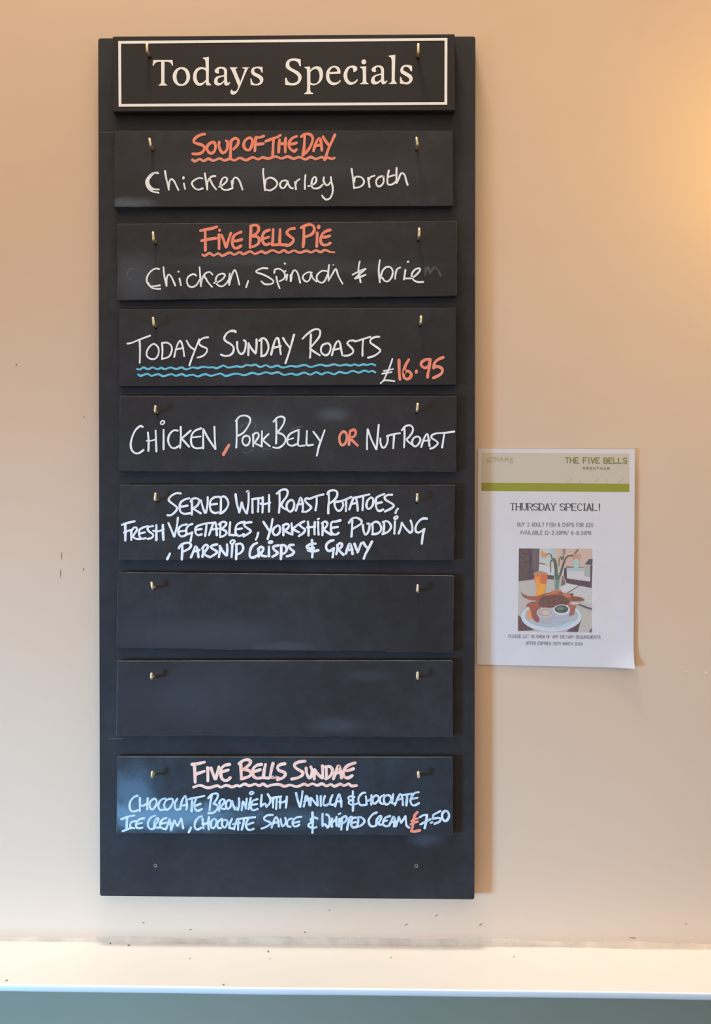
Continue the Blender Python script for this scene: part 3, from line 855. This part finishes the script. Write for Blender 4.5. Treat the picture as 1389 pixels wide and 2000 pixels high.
me.polygons.foreach_set('use_smooth', [len(p.vertices) == 4 and abs(p.normal.z) < 0.98 for p in me.polygons])

# uneven bead of old caulk along the joint of wall and ledge
v, f = [], []
n = 420
for i in range(n + 1):
    x = -1.2 + 2.2 * i / n
    h = 0.0022 + 0.0016 * math.sin(x * 31 + 2) * math.sin(x * 7) + rnd.uniform(-0.0010, 0.0012)
    d = 0.0028 + 0.0012 * math.sin(x * 19) + rnd.uniform(-0.0005, 0.0006)
    z = Z_LEDGE + x * TIP
    h2 = h + 0.004 + 0.003 * math.sin(x * 4.0 + 1.2)
    v += [(x, -d, z - 0.0005), (x, -d * 0.55, z + h * 0.5), (x, -0.0009, z + h), (x, -0.0003 - 0.0002 * rnd.random(), z + h2), (x, 0.002, z + h2 + 0.001)]
for i in range(n):
    for j in range(4):
        a = i * 5 + j
        f.append((a, a + 1, a + 6, a + 5))
make_obj('caulk_bead', v, f, M_CAULK, ledge, smooth=True)['label'] = 'uneven dirty bead of caulk along the wall'

# nicks and scuffs in the paint
def blob(u, v_, du, dv, t, mat, parent, name='paint_chip', ang=0.0, surf=None):
    pts = []
    for k in range(9):
        a = 2 * math.pi * k / 9
        r = rnd.uniform(0.65, 1.1)
        x, y = du * r * math.cos(a), dv * r * math.sin(a)
        pts.append((u + x * math.cos(ang) - y * math.sin(ang), v_ + x * math.sin(ang) + y * math.cos(ang)))
    vv = [(surf or (lambda a, b, l: P(a, b, l)))(p[0], p[1], t) for p in pts]
    make_obj(name, vv, [tuple(range(8, -1, -1))], mat, parent)
for (u, w, du, dv, an) in ((280, 1802, 3.2, 0.9, -.3), (372, 1816, 3, 0.8, 0), (853, 1788, 3.4, 0.9, -.4), (794, 1806, 4, 1.0, -.4), (939, 1806, 5, 1.1, -.5),
                           (1340, 1805, 2.4, 0.8, -.4), (643, 1778, 1.6, 1.0, 0), (32, 712, 2.0, 1.4, 0), (164, 814, 3, 0.6, -.4), (120, 1085, 0.7, 9, 0),
                           (118, 1120, 0.7, 9, .05), (163, 1112, 0.8, 4, .2), (1236, 1832, 9, 0.9, .1), (596, 1821, 2.4, 1.0, .3)):
    blob(u, w, du, dv, 0.0004, M_CHIP, wall, ang=an)
for (u, w, du, dv) in ((1379, 1313, 3.0, 1.6), (1341, 1311, 2.6, 1.0), (118, 962, 1.4, 1.0)):
    blob(u, w, du, dv, 0.0004, M_CHIPW, wall)
def on_ledge(u, v_, lift):
    d = ray(u, v_)
    k = (Z_LEDGE + lift - CAM_POS.z) / d.z
    p = CAM_POS + d * k
    p.z += p.x * TIP
    return p
for (u, w, du, dv, an) in ((216, 1845, 2.6, 1.6, 0), (252, 1848, 3.4, 1.2, .1), (524, 1859, 2.2, 2.2, -.6), (528, 1873, 1.6, 0.8, 0), (764, 1870, 1.6, 1.0, 0),
                           (1004, 1867, 1.8, 1.2, 0), (13, 1918, 3.0, 1.4, -.5), (437, 1924, 3.0, 1.2, -.3), (371, 1873, 2, .8, 0)):
    blob(u, w, du, dv, 0.0003, M_CHIP, ledge, 'paint_chip', an, on_ledge)

# ------------------------------------------------------------------ backing board with its hooks
T_BOARD = 0.018
T_BACK, T_FRONT = 0.0188, 0.0275
T_PRONG = T_FRONT + 0.0115

def rounded(corners, r):
    """corner points (photo pixels, clockwise) -> outline with small round corners"""
    out = []; n = len(corners)
    for i in range(n):
        p, a, b = Vector(corners[i]), Vector(corners[i - 1]), Vector(corners[(i + 1) % n])
        da, db = (a - p).normalized() * r, (b - p).normalized() * r
        for k in range(5):
            t = k / 4
            q = (p + da) * (1 - t) ** 2 + p * 2 * t * (1 - t) + (p + db) * t * t
            out.append((q.x, q.y))
    return out

def inset(loop, d):
    n = len(loop)
    cx, cy = sum(p[0] for p in loop) / n, sum(p[1] for p in loop) / n
    return [(p[0] - math.copysign(min(d, abs(p[0] - cx)), p[0] - cx), p[1] - math.copysign(min(d, abs(p[1] - cy)), p[1] - cy)) for p in loop]

def slab(name, corners, t_front, t_back, mats, holes=(), r=3.0, cham=1.2, wave=0.0, hole_r=4.3):
    """board with chamfered edges and drilled holes. mats = (face, chamfer, hole edge)"""
    loop = rounded(corners, r)
    if wave:
        loop = [(p[0] + rnd.uniform(-wave, wave), p[1] + rnd.uniform(-wave, wave)) for p in loop]
    face = inset(loop, cham)
    C = [P(p[0], p[1], t_front) for p in loop]           # true outline at front depth
    def back(p3, t):                                    # straight back into the wall, not along the view ray
        return Vector((p3.x, -t, p3.z))
    n = len(loop)
    V = [P(p[0], p[1], t_front) for p in face] + [back(c, t_front - 0.0009) for c in C] + [back(c, t_back) for c in C]
    F, ids = [], []
    hl = []
    for (hu, hv) in holes:
        hl.append([(hu + hole_r * math.cos(2 * math.pi * k / 18), hv - hole_r * math.sin(2 * math.pi * k / 18)) for k in range(18)])
    loops2 = [face] + hl
    flat = [p for lp in loops2 for p in lp]
    remap = list(range(n))
    for lp in hl:
        for p in lp:
            remap.append(len(V)); V.append(P(p[0], p[1], t_front))
    for tri in tessellate_polygon([[Vector((p[0], p[1], 0)) for p in lp] for lp in loops2]):
        a, b, c = (flat[i] for i in tri)
        s = (b[0] - a[0]) * (c[1] - a[1]) - (b[1] - a[1]) * (c[0] - a[0])
        tri = tri if s < 0 else (tri[0], tri[2], tri[1])
        F.append(tuple(remap[i] for i in tri)); ids.append(0)
    for i in range(n):
        j = (i + 1) % n
        F.append((i, j, n + j, n + i)); ids.append(1)
        F.append((n + i, n + j, 2 * n + j, 2 * n + i)); ids.append(0)
    k = n
    base = 3 * n
    for lp in hl:
        m = len(lp)
        cc = sum((V[base + q] for q in range(m)), Vector()) / m
        r1 = len(V)
        for q in range(m):
            p = V[base + q]; d = (p - cc)
            V.append(Vector((cc.x + d.x * 0.74, -(t_front - 0.0011), cc.z + d.z * 0.74)))
        for q in range(m):
            p = V[base + q]; d = (p - cc)
            V.append(Vector((cc.x + d.x * 0.74, -t_back, cc.z + d.z * 0.74)))
        for q in range(m):
            q2 = (q + 1) % m
            F.append((base + q, base + q2, r1 + q2, r1 + q)); ids.append(2)
            F.append((r1 + q, r1 + q2, r1 + m + q2, r1 + m + q)); ids.append(0)
        base = len(V) if False else base + m
    if not holes:
        F.append(tuple(range(3 * n - 1, 2 * n - 1, -1))); ids.append(0)
    c0 = sum(C, Vector()) / n
    return make_obj(name, V, F, list(mats), origin=Vector((c0.x, -(t_front + t_back) / 2, c0.z)), mat_ids=ids)

M_BOARD = mat_black('black_backing_paint', 0.17, 1.0, ((0.185, -0.49, 0.035, 0.02, 0.25), (-0.03, -0.40, 0.02, 0.014, 0.14)))
M_EDGE_B = mat_worn('backing_edge', 0.12, 4.0)
board = slab('backing_board', [(191.5, 74), (929, 70.5), (927, 1757.5), (195, 1750.5)], T_BOARD, 0.0005, (M_BOARD, M_EDGE_B, M_BOARD), r=5.0, cham=1.0, wave=0.25)
tag(board, 'tall black painted backing board screwed to the wall with brass hooks', 'board')

M_BRASS = mat_plain('worn_brass', (0.92, 0.76, 0.48, 1), 0.32, 0.10, 300, metal=0.8)
M_BRASS2 = mat_plain('dull_screw', (0.34, 0.27, 0.20, 1), 0.5, 0.3, 400, metal=0.6)

# hooks: prong top and prong bottom as seen, photo pixels
HOOKS = [((287, 84), (287.4, 102.4)), ((817.3, 85), (817, 104)),
         ((292, 269.7), (294, 286)), ((813.6, 267.8), (815, 284.7)),
         ((299, 452.4), (299.8, 470)), ((819, 445), (818.5, 463.4)),
         ((299, 619), (300.2, 636)), ((822.6, 616.5), (822, 632.4)),
         ((303.7, 791.5), (303, 806)), ((816, 786.8), (815, 803.8)),
         ((303.7, 962), (303, 978.7)), ((815, 963.4), (815, 980.6)),
         ((295.7, 1136), (298, 1151.5)), ((816, 1141), (815.8, 1157.5)),
         ((296, 1313.4), (296, 1327.5)), ((815.5, 1311.5), (815.8, 1328)),
         ((297.6, 1505.5), (297, 1519.5)), ((817, 1505.7), (817.7, 1520.6))]
RH = 0.0018
def project(p):
    d = p - CAM_POS
    k = d.dot(FWD)
    return (IMG_W / 2 + F_PX * d.dot(RIGHT) / k, IMG_H / 2 - F_PX * d.dot(UP) / k)
HOLE_PX = []
for i, (top, bot) in enumerate(HOOKS):
    b = P(bot[0], bot[1] - 2.2, T_PRONG)
    tp = P(top[0], top[1] + 1.0, T_PRONG)
    HOLE_PX.append(project(Vector((b.x, -T_FRONT, b.z - 0.0011))))
    path = [Vector((b.x, -0.012, b.z)), Vector((b.x, -T_BOARD, b.z))]
    rb = 0.0017
    for k in range(6):
        a = math.pi / 2 * k / 5
        path.append(Vector((b.x, -(T_PRONG - rb + rb * math.sin(a)), b.z + rb - rb * math.cos(a))))
    path.append(Vector(((b.x + tp.x) / 2, -T_PRONG, (b.z + rb + tp.z) / 2)))
    path.append(Vector((tp.x, -T_PRONG, tp.z)))
    vv, ff = tube(path, RH)
    h = make_obj('hook', vv, ff, M_BRASS, board, smooth=True)
    h['label'] = 'brass square-bent cup hook'

for (u, w) in ((303.7, 1690.6), (813.4, 1691)):
    c = P(u, w, T_BOARD)
    vv, ff = [], []
    for rr, lift in ((0.0026, 0.0), (0.0024, 0.0005), (0.0016, 0.0004), (0.0010, -0.0003)):
        for k in range(12):
            a = 2 * math.pi * k / 12
            vv.append((c.x + rr * math.cos(a), -T_BOARD - lift, c.z + rr * math.sin(a)))
    for j in range(3):
        for k in range(12):
            k2 = (k + 1) % 12
            ff.append((j * 12 + k, j * 12 + k2, j * 12 + 12 + k2, j * 12 + 12 + k))
    ff.append(tuple(range(36, 48)))
    make_obj('screw_hole', vv, ff, M_BRASS2, board)['label'] = 'empty screw hole with splintered edge'

M_GHOST = mat_plain('wiped_chalk', (0.075, 0.075, 0.080, 1), 0.8, 0.35, 120)
for pts, w in (([(196, 258.6), (210, 258.9), (222, 258.4)], 0.9), ([(212, 1443), (226, 1442.5), (240, 1443)], 0.9)):
    ink = Ink(lambda a, b, l: P(a, b, T_BOARD + l), 0.0001)
    ink.stroke(pts, w)
    ink.build('scratch', mat_plain('scratch_line', (0.16, 0.13, 0.11, 1), 0.8, 0.3, 200), board)

# ------------------------------------------------------------------ hanging strips
STRIPS = [
 [(220, 70.7), (888.5, 66), (889, 215.6), (220, 218)],
 [(223, 255), (885, 254.6), (885.5, 402.5), (222.5, 405)],
 [(228.7, 437), (893, 431.5), (893, 578), (228.7, 586.5)],
 [(232, 604), (891, 601), (891.4, 752), (232.5, 755)],
 [(234.2, 773), (892, 773.5), (891.4, 921.4), (231.2, 921.2)],
 [(234, 947), (889.4, 947), (887, 1094.5), (232, 1094.5)],
 [(229.8, 1117.5), (887, 1124), (885.6, 1275), (227, 1266)],
 [(228.7, 1290.4), (884.8, 1289.8), (884.8, 1440), (226.8, 1437)],
 [(228.7, 1477.8), (884.8, 1478.6), (884.8, 1632), (227, 1627.5)],
]
DUST = [0.04] + [0.19] * 8
WEAR = [0.05, 0.22, 0.50, 0.12, 0.45, 0.40, 0.55, 0.60, 0.68]
SMUDGE = [
 (), ((-0.20, -0.045, 0.045, 0.012, 0.45), (0.0, 0.0, 0.25, 0.03, 0.10)),
 ((-0.20, -0.02, 0.05, 0.05, 0.22), (-0.05, 0.0, 0.15, 0.012, 0.12), (0.1, -0.01, 0.16, 0.012, 0.10)),
 (), ((-0.04, 0.0, 0.07, 0.045, 0.20), (0.06, 0.025, 0.03, 0.014, 0.28)),
 ((-0.02, -0.04, 0.10, 0.02, 0.16),), ((-0.10, -0.03, 0.16, 0.03, 0.10), (0.0, -0.045, 0.06, 0.01, 0.14)),
 ((0.07, -0.035, 0.05, 0.014, 0.14), (0.11, 0.03, 0.05, 0.012, 0.10), (-0.12, 0.0, 0.14, 0.05, 0.08)),
 ((-0.15, -0.028, 0.15, 0.028, 0.85), (-0.20, 0.0, 0.05, 0.05, 0.45), (0.02, -0.03, 0.10, 0.02, 0.22)),
]
STRIP_LABEL = [
 'black title strip printed Todays Specials in white inside a white frame',
 'black chalk strip reading Soup of the Day, Chicken barley broth',
 'black chalk strip reading Five Bells Pie, Chicken, Spinach and brie',
 'black chalk strip reading Todays Sunday Roasts with double blue underline and 16.95',
 'black chalk strip reading Chicken, Pork Belly or Nut Roast',
 'black chalk strip with three white lines about roast potatoes and Yorkshire pudding',
 'blank black strip hanging just below the roast potatoes and gravy strip',
 'blank black strip hanging just above the Five Bells Sundae strip',
 'black chalk strip reading Five Bells Sundae with smeared icy blue writing',
]
strips = []
for i, cs in enumerate(STRIPS):
    tint = (0.13, 0.24, 0.34, 1) if i == 8 else (0.145, 0.172, 0.215, 1)
    mats = (mat_black('blackboard_paint', DUST[i], i * 2.7, SMUDGE[i], tint), mat_worn('rubbed_edge', WEAR[i], i * 1.3),
            mat_plain('drilled_edge', (0.05 + 0.045 * (i > 5), ) * 3 + (1,), 0.7, 0.4, 200))
    tf = T_FRONT + (0.0022 if i == 0 else 0.0)
    o = slab('title_strip' if i == 0 else 'menu_strip', cs, tf, T_BACK, mats,
             holes=HOLE_PX[2 * i:2 * i + 2], r=2.0 if i < 6 else 4.0, cham=1.1)
    tag(o, STRIP_LABEL[i], 'menu strip', 'strips hung on the menu board')
    strips.append(o)

INKS = {
 'white': mat_chalk('white_chalk_ink', (0.93, 0.95, 0.97, 1), (0.76, 0.79, 0.84, 1), 1),
 'coral': mat_chalk('coral_chalk_ink', (0.93, 0.265, 0.165, 1), (0.86, 0.34, 0.25, 1), 2),
 'coral_u': mat_chalk('coral_chalk_line', (0.90, 0.29, 0.19, 1), (0.80, 0.34, 0.25, 1), 3),
 'pink': mat_chalk('pale_coral_chalk_ink', (0.98, 0.70, 0.58, 1), (0.96, 0.48, 0.34, 1), 4),
 'blue': mat_chalk('pale_blue_chalk_ink', (0.10, 0.56, 0.80, 1), (0.27, 0.55, 0.68, 1), 5),
 'ice': mat_chalk('icy_white_chalk_ink', (0.72, 0.80, 0.84, 1), (0.42, 0.56, 0.66, 1), 6),
 'ghost': M_GHOST,
}
for (si, ink_name, x0, y0, wpx, pen, words, data) in WORDS:
    ink = Ink(lambda a, b, l: P(a, b, T_FRONT + l), 0.00006 if ink_name == 'ghost' else 0.00022)
    for pts, closed, w in parse(data, x0, y0, IMG_W / wpx):
        ink.stroke(pts, w or pen, closed)
    nm = 'underline' if 'underline' in words else ('wiped_chalk' if ink_name == 'ghost' else 'chalk_lettering')
    ink.build(nm, INKS[ink_name], strips[si], words)

T_HEAD = T_FRONT + 0.0022
M_PRINT = mat_plain('white_vinyl_print', (0.92, 0.91, 0.90, 1), 0.5, 0.02, 90)
for (x0, y0, wpx, loops), ch in zip(TITLE, TITLE_LETTERS):
    ink = Ink(lambda a, b, l: P(a, b, T_HEAD + l), 0.0002)
    ink.polygon([outline(s, x0, y0, IMG_W / wpx) for s in loops])
    ink.build('printed_letter', M_PRINT, strips[0])
fo = [(231, 80.2), (874, 74.0), (873.6, 204.6), (231.8, 208.4)]
fi = [(236.4, 85.4), (868.6, 79.3), (868.2, 199.4), (237.0, 203.0)]
ink = Ink(lambda a, b, l: P(a, b, T_HEAD + l), 0.0002)
ink.polygon([fo, fi])
ink.build('printed_border', M_PRINT, strips[0], 'thin white rectangular border')

# ------------------------------------------------------------------ laminated poster
PC = [(933.8, 876), (1240.5, 876.8), (1237.5, 1304.5), (931.5, 1298)]
a_, b_, c_ = P(*PC[0], 0.0012), P(*PC[1], 0.0042), P(*PC[3], 0.0012)
PN = (b_ - a_).cross(c_ - a_).normalized()
if PN.y > 0: PN = -PN
def poster(u, v_, lift):
    return on_plane(u, v_, a_, PN) + PN * lift
def quad_pt(q, s, t):
    top = (q[0][0] + (q[1][0] - q[0][0]) * s, q[0][1] + (q[1][1] - q[0][1]) * s)
    bo = (q[3][0] + (q[2][0] - q[3][0]) * s, q[3][1] + (q[2][1] - q[3][1]) * s)
    return (top[0] + (bo[0] - top[0]) * t, top[1] + (bo[1] - top[1]) * t)
def lam(name, col, rough):
    m = mat_plain(name, col, rough, 0.015, 40, spec=0.4)
    bs = m.node_tree.nodes['Principled BSDF']
    bs.inputs['Coat Weight'].default_value = 0.35
    bs.inputs['Coat Roughness'].default_value = 0.22
    return m
M_PAPER = lam('laminated_white_paper', (0.70, 0.66, 0.67, 1), 0.45)
N = 24
V, F = [], []
for side in (0, 1):
    for j in range(N + 1):
        for i in range(N + 1):
            s, t = i / N, j / N
            u, w = quad_pt(PC, s, t)
            curl = 0.006 * max(0, (s - 0.78) / 0.22) ** 2 * max(0, (t - 0.90) / 0.10) ** 2
            V.append(poster(u, w, curl - (0.00025 if side else 0.0)))
K = (N + 1) ** 2
for j in range(N):
    for i in range(N):
        q = j * (N + 1) + i
        F.append((q, q + N + 1, q + N + 2, q + 1)); F.append((K + q, K + q + 1, K + q + N + 2, K + q + N + 1))
edge = [(i, i + 1) for i in range(N)] + [(j * (N + 1) + N, (j + 1) * (N + 1) + N) for j in range(N)]
edge += [(N * (N + 1) + i + 1, N * (N + 1) + i) for i in range(N)] + [((j + 1) * (N + 1), j * (N + 1)) for j in range(N)]
n_front = len(F)
for p, q in edge:
    k = len(V)
    V += [V[p].copy(), V[q].copy(), V[K + q].copy(), V[K + p].copy()]
    F.append((k, k + 1, k + 2, k + 3))
sheet = make_obj('laminated_poster', V, F, M_PAPER, origin=(a_ + b_ + c_ + P(*PC[2], 0.0042)) / 4, smooth=False)
sheet.data.polygons.foreach_set('use_smooth', [i < n_front for i in range(len(F))])
tag(sheet, 'laminated white Thursday Special poster with green band beside the menu board', 'poster')

def flat_quad(name, q, lift, mat, label=None):
    ink = Ink(poster, lift)
    ink.polygon([q])
    o = ink.build(name, mat, sheet, label)
    return o
flat_quad('header_panel', [(941, 884), (1229.5, 886), (1229.5, 945), (940.2, 943)], 0.00004, lam('cream_header_print', (0.60, 0.52, 0.41, 1), 0.5), 'pale cream printed header')
flat_quad('green_band', [(940.2, 942.8), (1229.6, 944.9), (1229.5, 960.9), (940.4, 958.8)], 0.00008, lam('lime_green_print', (0.30, 0.30, 0.03, 1), 0.5), 'olive lime green band')

def print_line(name, strokes, w, mat, label, serif=0.0):
    ink = Ink(poster, 0.00012)
    for pts in strokes:
        for a, b in zip(pts[:-1], pts[1:]):
            vert = abs(b[1] - a[1]) > 2.2 * abs(b[0] - a[0])
            ink.stroke([a, b], w * (1.0 if vert or not serif else 0.62), smooth=False, vary=0.0)
        if serif:
            for e, nb in ((pts[0], pts[1]), (pts[-1], pts[-2])):
                if abs(e[1] - nb[1]) > 1.3 * abs(e[0] - nb[0]) and pts[0][0] < 1169:
                    ink.stroke([(e[0] - serif, e[1]), (e[0] + serif, e[1])], w * 0.55, smooth=False, vary=0.0)
    return ink.build(name, mat, sheet, label)
def ptxt(name, col): return mat_plain(name, col, 0.6, 0.05, 200)
M_T1 = ptxt('olive_print', (0.20, 0.21, 0.05, 1)); M_T2 = ptxt('dark_grey_print', (0.10, 0.085, 0.085, 1))
M_T3 = ptxt('grey_print', (0.27, 0.25, 0.26, 1)); M_T4 = ptxt('faint_olive_print', (0.46, 0.37, 0.22, 1))
print_line('printed_line', text_strokes('THE FIVE BELLS', 1104.5, 894.0, 1224.5, 894.6, 10.2, gap=0.40, space=0.55), 1.9, M_T1, 'olive green printed THE FIVE BELLS')
print_line('printed_line', text_strokes('WRENTHAM', 1139, 912.2, 1190, 912.6, 4.4, gap=0.9), 1.0, M_T1, 'tiny olive printed WRENTHAM')
print_line('printed_line', text_strokes('THURSDAY SPECIAL!', 997, 983.2, 1173, 984.2, 12.6, gap=0.30, space=0.45), 2.2, M_T2, 'dark serif heading THURSDAY SPECIAL!', serif=1.9)
print_line('printed_line', text_strokes('BUY 2 ADULT FISH & CHIPS FOR £20', 1011, 1020.6, 1158.5, 1021.8, 7.0, gap=0.34, space=0.6), 1.15, M_T3, 'grey small print about fish and chips')
print_line('printed_line', text_strokes('AVAILABLE 12-2:30PM/ 6-8:30PM', 1016, 1036.4, 1154, 1037.4, 7.0, gap=0.34, space=0.6), 1.15, M_T3, 'grey small print with serving times')
print_line('printed_line', text_strokes('PLEASE LET US KNOW OF ANY DIETARY REQUIREMENTS', 993.5, 1239.4, 1172.5, 1241.6, 5.8, gap=0.32, space=0.6), 0.95, M_T3, 'grey small print about dietary requirements')
print_line('printed_line', text_strokes('OFFER EXPIRES 28TH MARCH 2024', 1027, 1253.2, 1138, 1254.6, 5.6, gap=0.32, space=0.6), 0.95, M_T3, 'grey small print with the expiry date')
# arched brand name, top corner
arch = []
for ch, cx, cy, an in (('A', 200, 256, -.42), ('D', 272, 236, -.22), ('N', 348, 224, -.06), ('A', 430, 224, .03), ('M', 515, 234, .10), ('S', 596, 252, .22)):
    for st in FONT[ch].split(';'):
        pts = []
        for t in st.split():
            gx, gy = (float(q) for q in t.split(','))
            x, y = (gx - 2) * 13.5, (gy - 3) * 12.0
            pts.append((930 + (cx + x * math.cos(an) - y * math.sin(an)) / 8.68, 870 + (cy + x * math.sin(an) + y * math.cos(an)) / 8.68))
        arch.append(pts)
print_line('printed_logo', arch, 1.35, M_T4, 'faint arched brand lettering')
marks = [[(1090 + a / 8.17, 870 + b / 8.17), (1090 + c / 8.17, 870 + d / 8.17)] for a, b, c, d in
         ((150, 600, 225, 522), (345, 600, 360, 530), (565, 600, 645, 528), (775, 598, 785, 530), (955, 606, 1045, 528))]
print_line('slanted_mark', marks, 0.8, M_T4, 'faint slanted marks')  # thin faint strokes just above the green band

# printed photograph: flat colour shapes
PICT = [
 ((200, 190, 178), "75,52 1320,58 1308,1475 60,1450"),
 ((205, 175, 158), "690,58 1320,58 1318,390 1100,380 720,340"), ((196, 197, 192), "430,58 690,58 700,340 430,300"),
 ((178, 190, 188), "620,56 690,58 690,240 640,240"), ((98, 78, 78), "75,52 425,55 412,420 330,580 70,612"), ((80, 67, 78), "240,54 292,54 290,570 245,572"),
 ((110, 94, 96), "300,54 410,55 400,410 310,430"), ((206, 202, 203), "430,330 700,390 700,515 560,500 425,425"),
 ((96, 84, 82), "415,290 520,315 515,330 415,305"), ((100, 74, 76), "560,500 700,520 700,585 560,572"),
 ((190, 180, 170), "65,622 330,580 560,572 700,585 900,640 1310,730 1308,1475 60,1450"), ((206, 202, 200), "780,720 900,640 1090,680 890,810 800,780"),
 ((200, 194, 190), "1100,690 1310,735 1310,1000 1150,960 920,830"), ((120, 106, 100), "885,805 1090,676 1104,684 905,812"),
 ((176, 188, 190), "880,385 1190,372 1190,450 880,430"), ((206, 199, 196), "870,430 1300,445 1290,610 890,560"), ((110, 108, 96), "870,355 1190,372 1190,382 880,378"),
 ((95, 70, 76), "870,560 1310,622 1308,722 880,640"), ((85, 70, 76), "845,380 882,380 895,640 835,520"), ((172, 172, 160), "1190,340 1320,340 1305,545 1180,520"),
 ((86, 80, 95), "1188,322 1225,285 1262,235 1325,232 1318,330"), ((86, 80, 98), "1285,340 1322,340 1308,720 1285,700"),
 ((172, 196, 188), "985,230 1100,230 1080,420 1010,410"), ((150, 124, 114), "805,520 855,520 862,670 785,685"), ((128, 108, 112), "800,600 860,600 862,670 785,685"),
 ((152, 168, 154), "668,470 785,470 752,752 678,752"), ((112, 138, 124), "690,520 770,500 740,750 690,750"), ((86, 106, 86), "640,225 690,225 722,330 735,560 690,560 672,340"),
 ((110, 112, 96), "600,140 625,150 655,250 630,250"), ((98, 92, 86), "605,270 640,255 640,270 618,292 620,450 608,450"), ((112, 108, 98), "765,195 838,190 832,245 795,252"),
 ((116, 116, 104), "748,220 768,205 760,360 745,360"), ((96, 86, 76), "1005,162 1002,186 925,190 868,245 800,470 752,580 742,560 795,370 850,230 905,172"),
 ((124, 108, 98), "1068,60 1090,70 1035,148 1008,135"), ((146, 130, 118), "815,60 868,58 838,190 822,190"),
 ((216, 150, 96), "445,120 470,85 500,125 565,140 540,170 538,215 500,188 465,202 455,160"), ((90, 80, 72), "540,150 600,132 600,145 548,162"),
 ((212, 144, 104), "1000,140 1035,162 1124,152 1095,238 1045,205 990,262 996,190"),
 ((168, 144, 120), "340,465 380,440 470,440 540,470 548,505 336,510"), ((218, 122, 66), "335,505 555,492 522,690 505,842 378,856 376,690"),
 ((206, 112, 72), "450,495 555,492 527,660 455,660"), ((238, 160, 58), "374,655 530,650 505,842 378,860"), ((235, 150, 70), "350,540 420,540 440,660 372,680"),
 ((105, 75, 76), "60,1180 150,1260 330,1440 62,1450"), ((94, 70, 76), "880,1462 1130,1250 1070,1470"),
 ((204, 209, 212), "ellipse 625,1210,515,255"), ((176, 182, 186), "ellipse 625,1190,455,205"), ((186, 204, 214), "680,1400 1000,1280 960,1370 700,1440"),
 ((168, 94, 76), "200,1035 225,985 320,955 430,985 420,1290 340,1280 280,1180 255,1060"), ((222, 154, 104), "200,1105 265,1095 305,1255 220,1250"),
 ((150, 88, 80), "290,1090 400,1080 420,1290 345,1285"), ((166, 102, 84), "910,1000 1045,1005 1010,1180 900,1210"), ((216, 176, 152), "920,985 1000,955 1060,1010 1000,1015"),
 ((152, 90, 70), "105,782 150,832 240,860 400,858 495,820 590,800 690,762 775,770 830,812 950,822 1010,862 1130,882 1188,930 1100,948 960,950 900,1010 720,1045 520,1070 420,1030 380,940 260,920 150,868"),
 ((114, 76, 66), "500,862 800,848 925,930 885,1000 650,1045 430,1035 425,950"), ((200, 118, 74), "505,850 590,812 700,762 772,775 740,810 620,835"),
 ((204, 118, 88), "795,822 930,828 965,885 870,880"), ((178, 96, 76), "130,820 240,868 400,868 380,915 260,905"), ((92, 62, 62), "940,820 1000,815 985,850"), ((140, 80, 66), "960,880 1120,890 1150,930 980,940"),
 ((178, 174, 178), "380,1150 655,1150 622,1300 550,1322 440,1300"), ((196, 190, 190), "ellipse 515,1142,140,86"), ((186, 164, 152), "ellipse 515,1140,120,66"), ((206, 188, 172), "ellipse 530,1140,70,38"),
 ((176, 179, 190), "655,1090 942,1090 912,1262 800,1312 692,1282"), ((210, 210, 214), "ellipse 797,1092,143,90"), ((84, 94, 82), "ellipse 795,1082,116,68"), ((120, 128, 104), "ellipse 775,1072,60,26"), ((58, 68, 60), "ellipse 840,1110,26,16"),
 ((206, 204, 204), "930,960 1080,975 1308,1040 1308,1062 1060,1000"), ((98, 84, 84), "1060,1000 1100,990 1308,1062 1304,1092 1190,1055"),
 ((110, 90, 96), "1280,1430 1308,1400 1306,1475 1270,1475"),
]
V, F, COLS = [], [], []
for li, (c, s) in enumerate(PICT):
    if s.startswith('ellipse'):
        cx, cy, rx, ry = (float(q) for q in s.split()[1].split(','))
        lp = [(1005 + (cx + rx * math.cos(2 * math.pi * k / 28)) / 8.68, 1065 + (cy + ry * math.sin(2 * math.pi * k / 28)) / 8.68) for k in range(28)]
    else:
        lp = [(x, y) for pts, _, _ in parse(s, 1005, 1065, 8.68) for x, y in pts]
        if 5 < len(lp) and li > 20:
            lp = smooth_path(lp, True, 3)[:-1]
    k0 = len(V)
    for p in lp:
        V.append(poster(p[0], p[1], 0.00005 + li * 0.000009))
    for t in tessellate_polygon([[Vector((p[0], p[1], 0)) for p in lp]]):
        a, b, c3 = (lp[i] for i in t)
        up = (b[0] - a[0]) * (c3[1] - a[1]) - (b[1] - a[1]) * (c3[0] - a[0])
        t = t if up < 0 else (t[0], t[2], t[1])
        F.append(tuple(k0 + i for i in t)); COLS.append(rgb(*c, 1.05))
m, nt, bs = new_mat('printed_photo_ink')
at = nt.nodes.new('ShaderNodeVertexColor'); at.layer_name = 'ink'
ng = noise(nt, 260, 2, 0.5, objcoord(nt))
nt.links.new(mixcol(nt, maprange(nt, ng.outputs[0], 0.3, 0.7, 0.0, 0.10), at.outputs[0], (0.45, 0.42, 0.40, 1)), bs.inputs['Base Color'])
bs.inputs['Roughness'].default_value = 0.5
pic = make_obj('printed_photo', V, F, m, sheet)
ca = pic.data.color_attributes.new('ink', 'FLOAT_COLOR', 'CORNER')
for p, c in zip(pic.data.polygons, COLS):
    for l in p.loop_indices:
        ca.data[l].color = c
pic['label'] = 'printed photo of fish and chips on a plate with a glass of beer'

for o in bpy.data.objects:          # shape check: no stray loose data
    if o.type == 'MESH':
        o.data.validate()
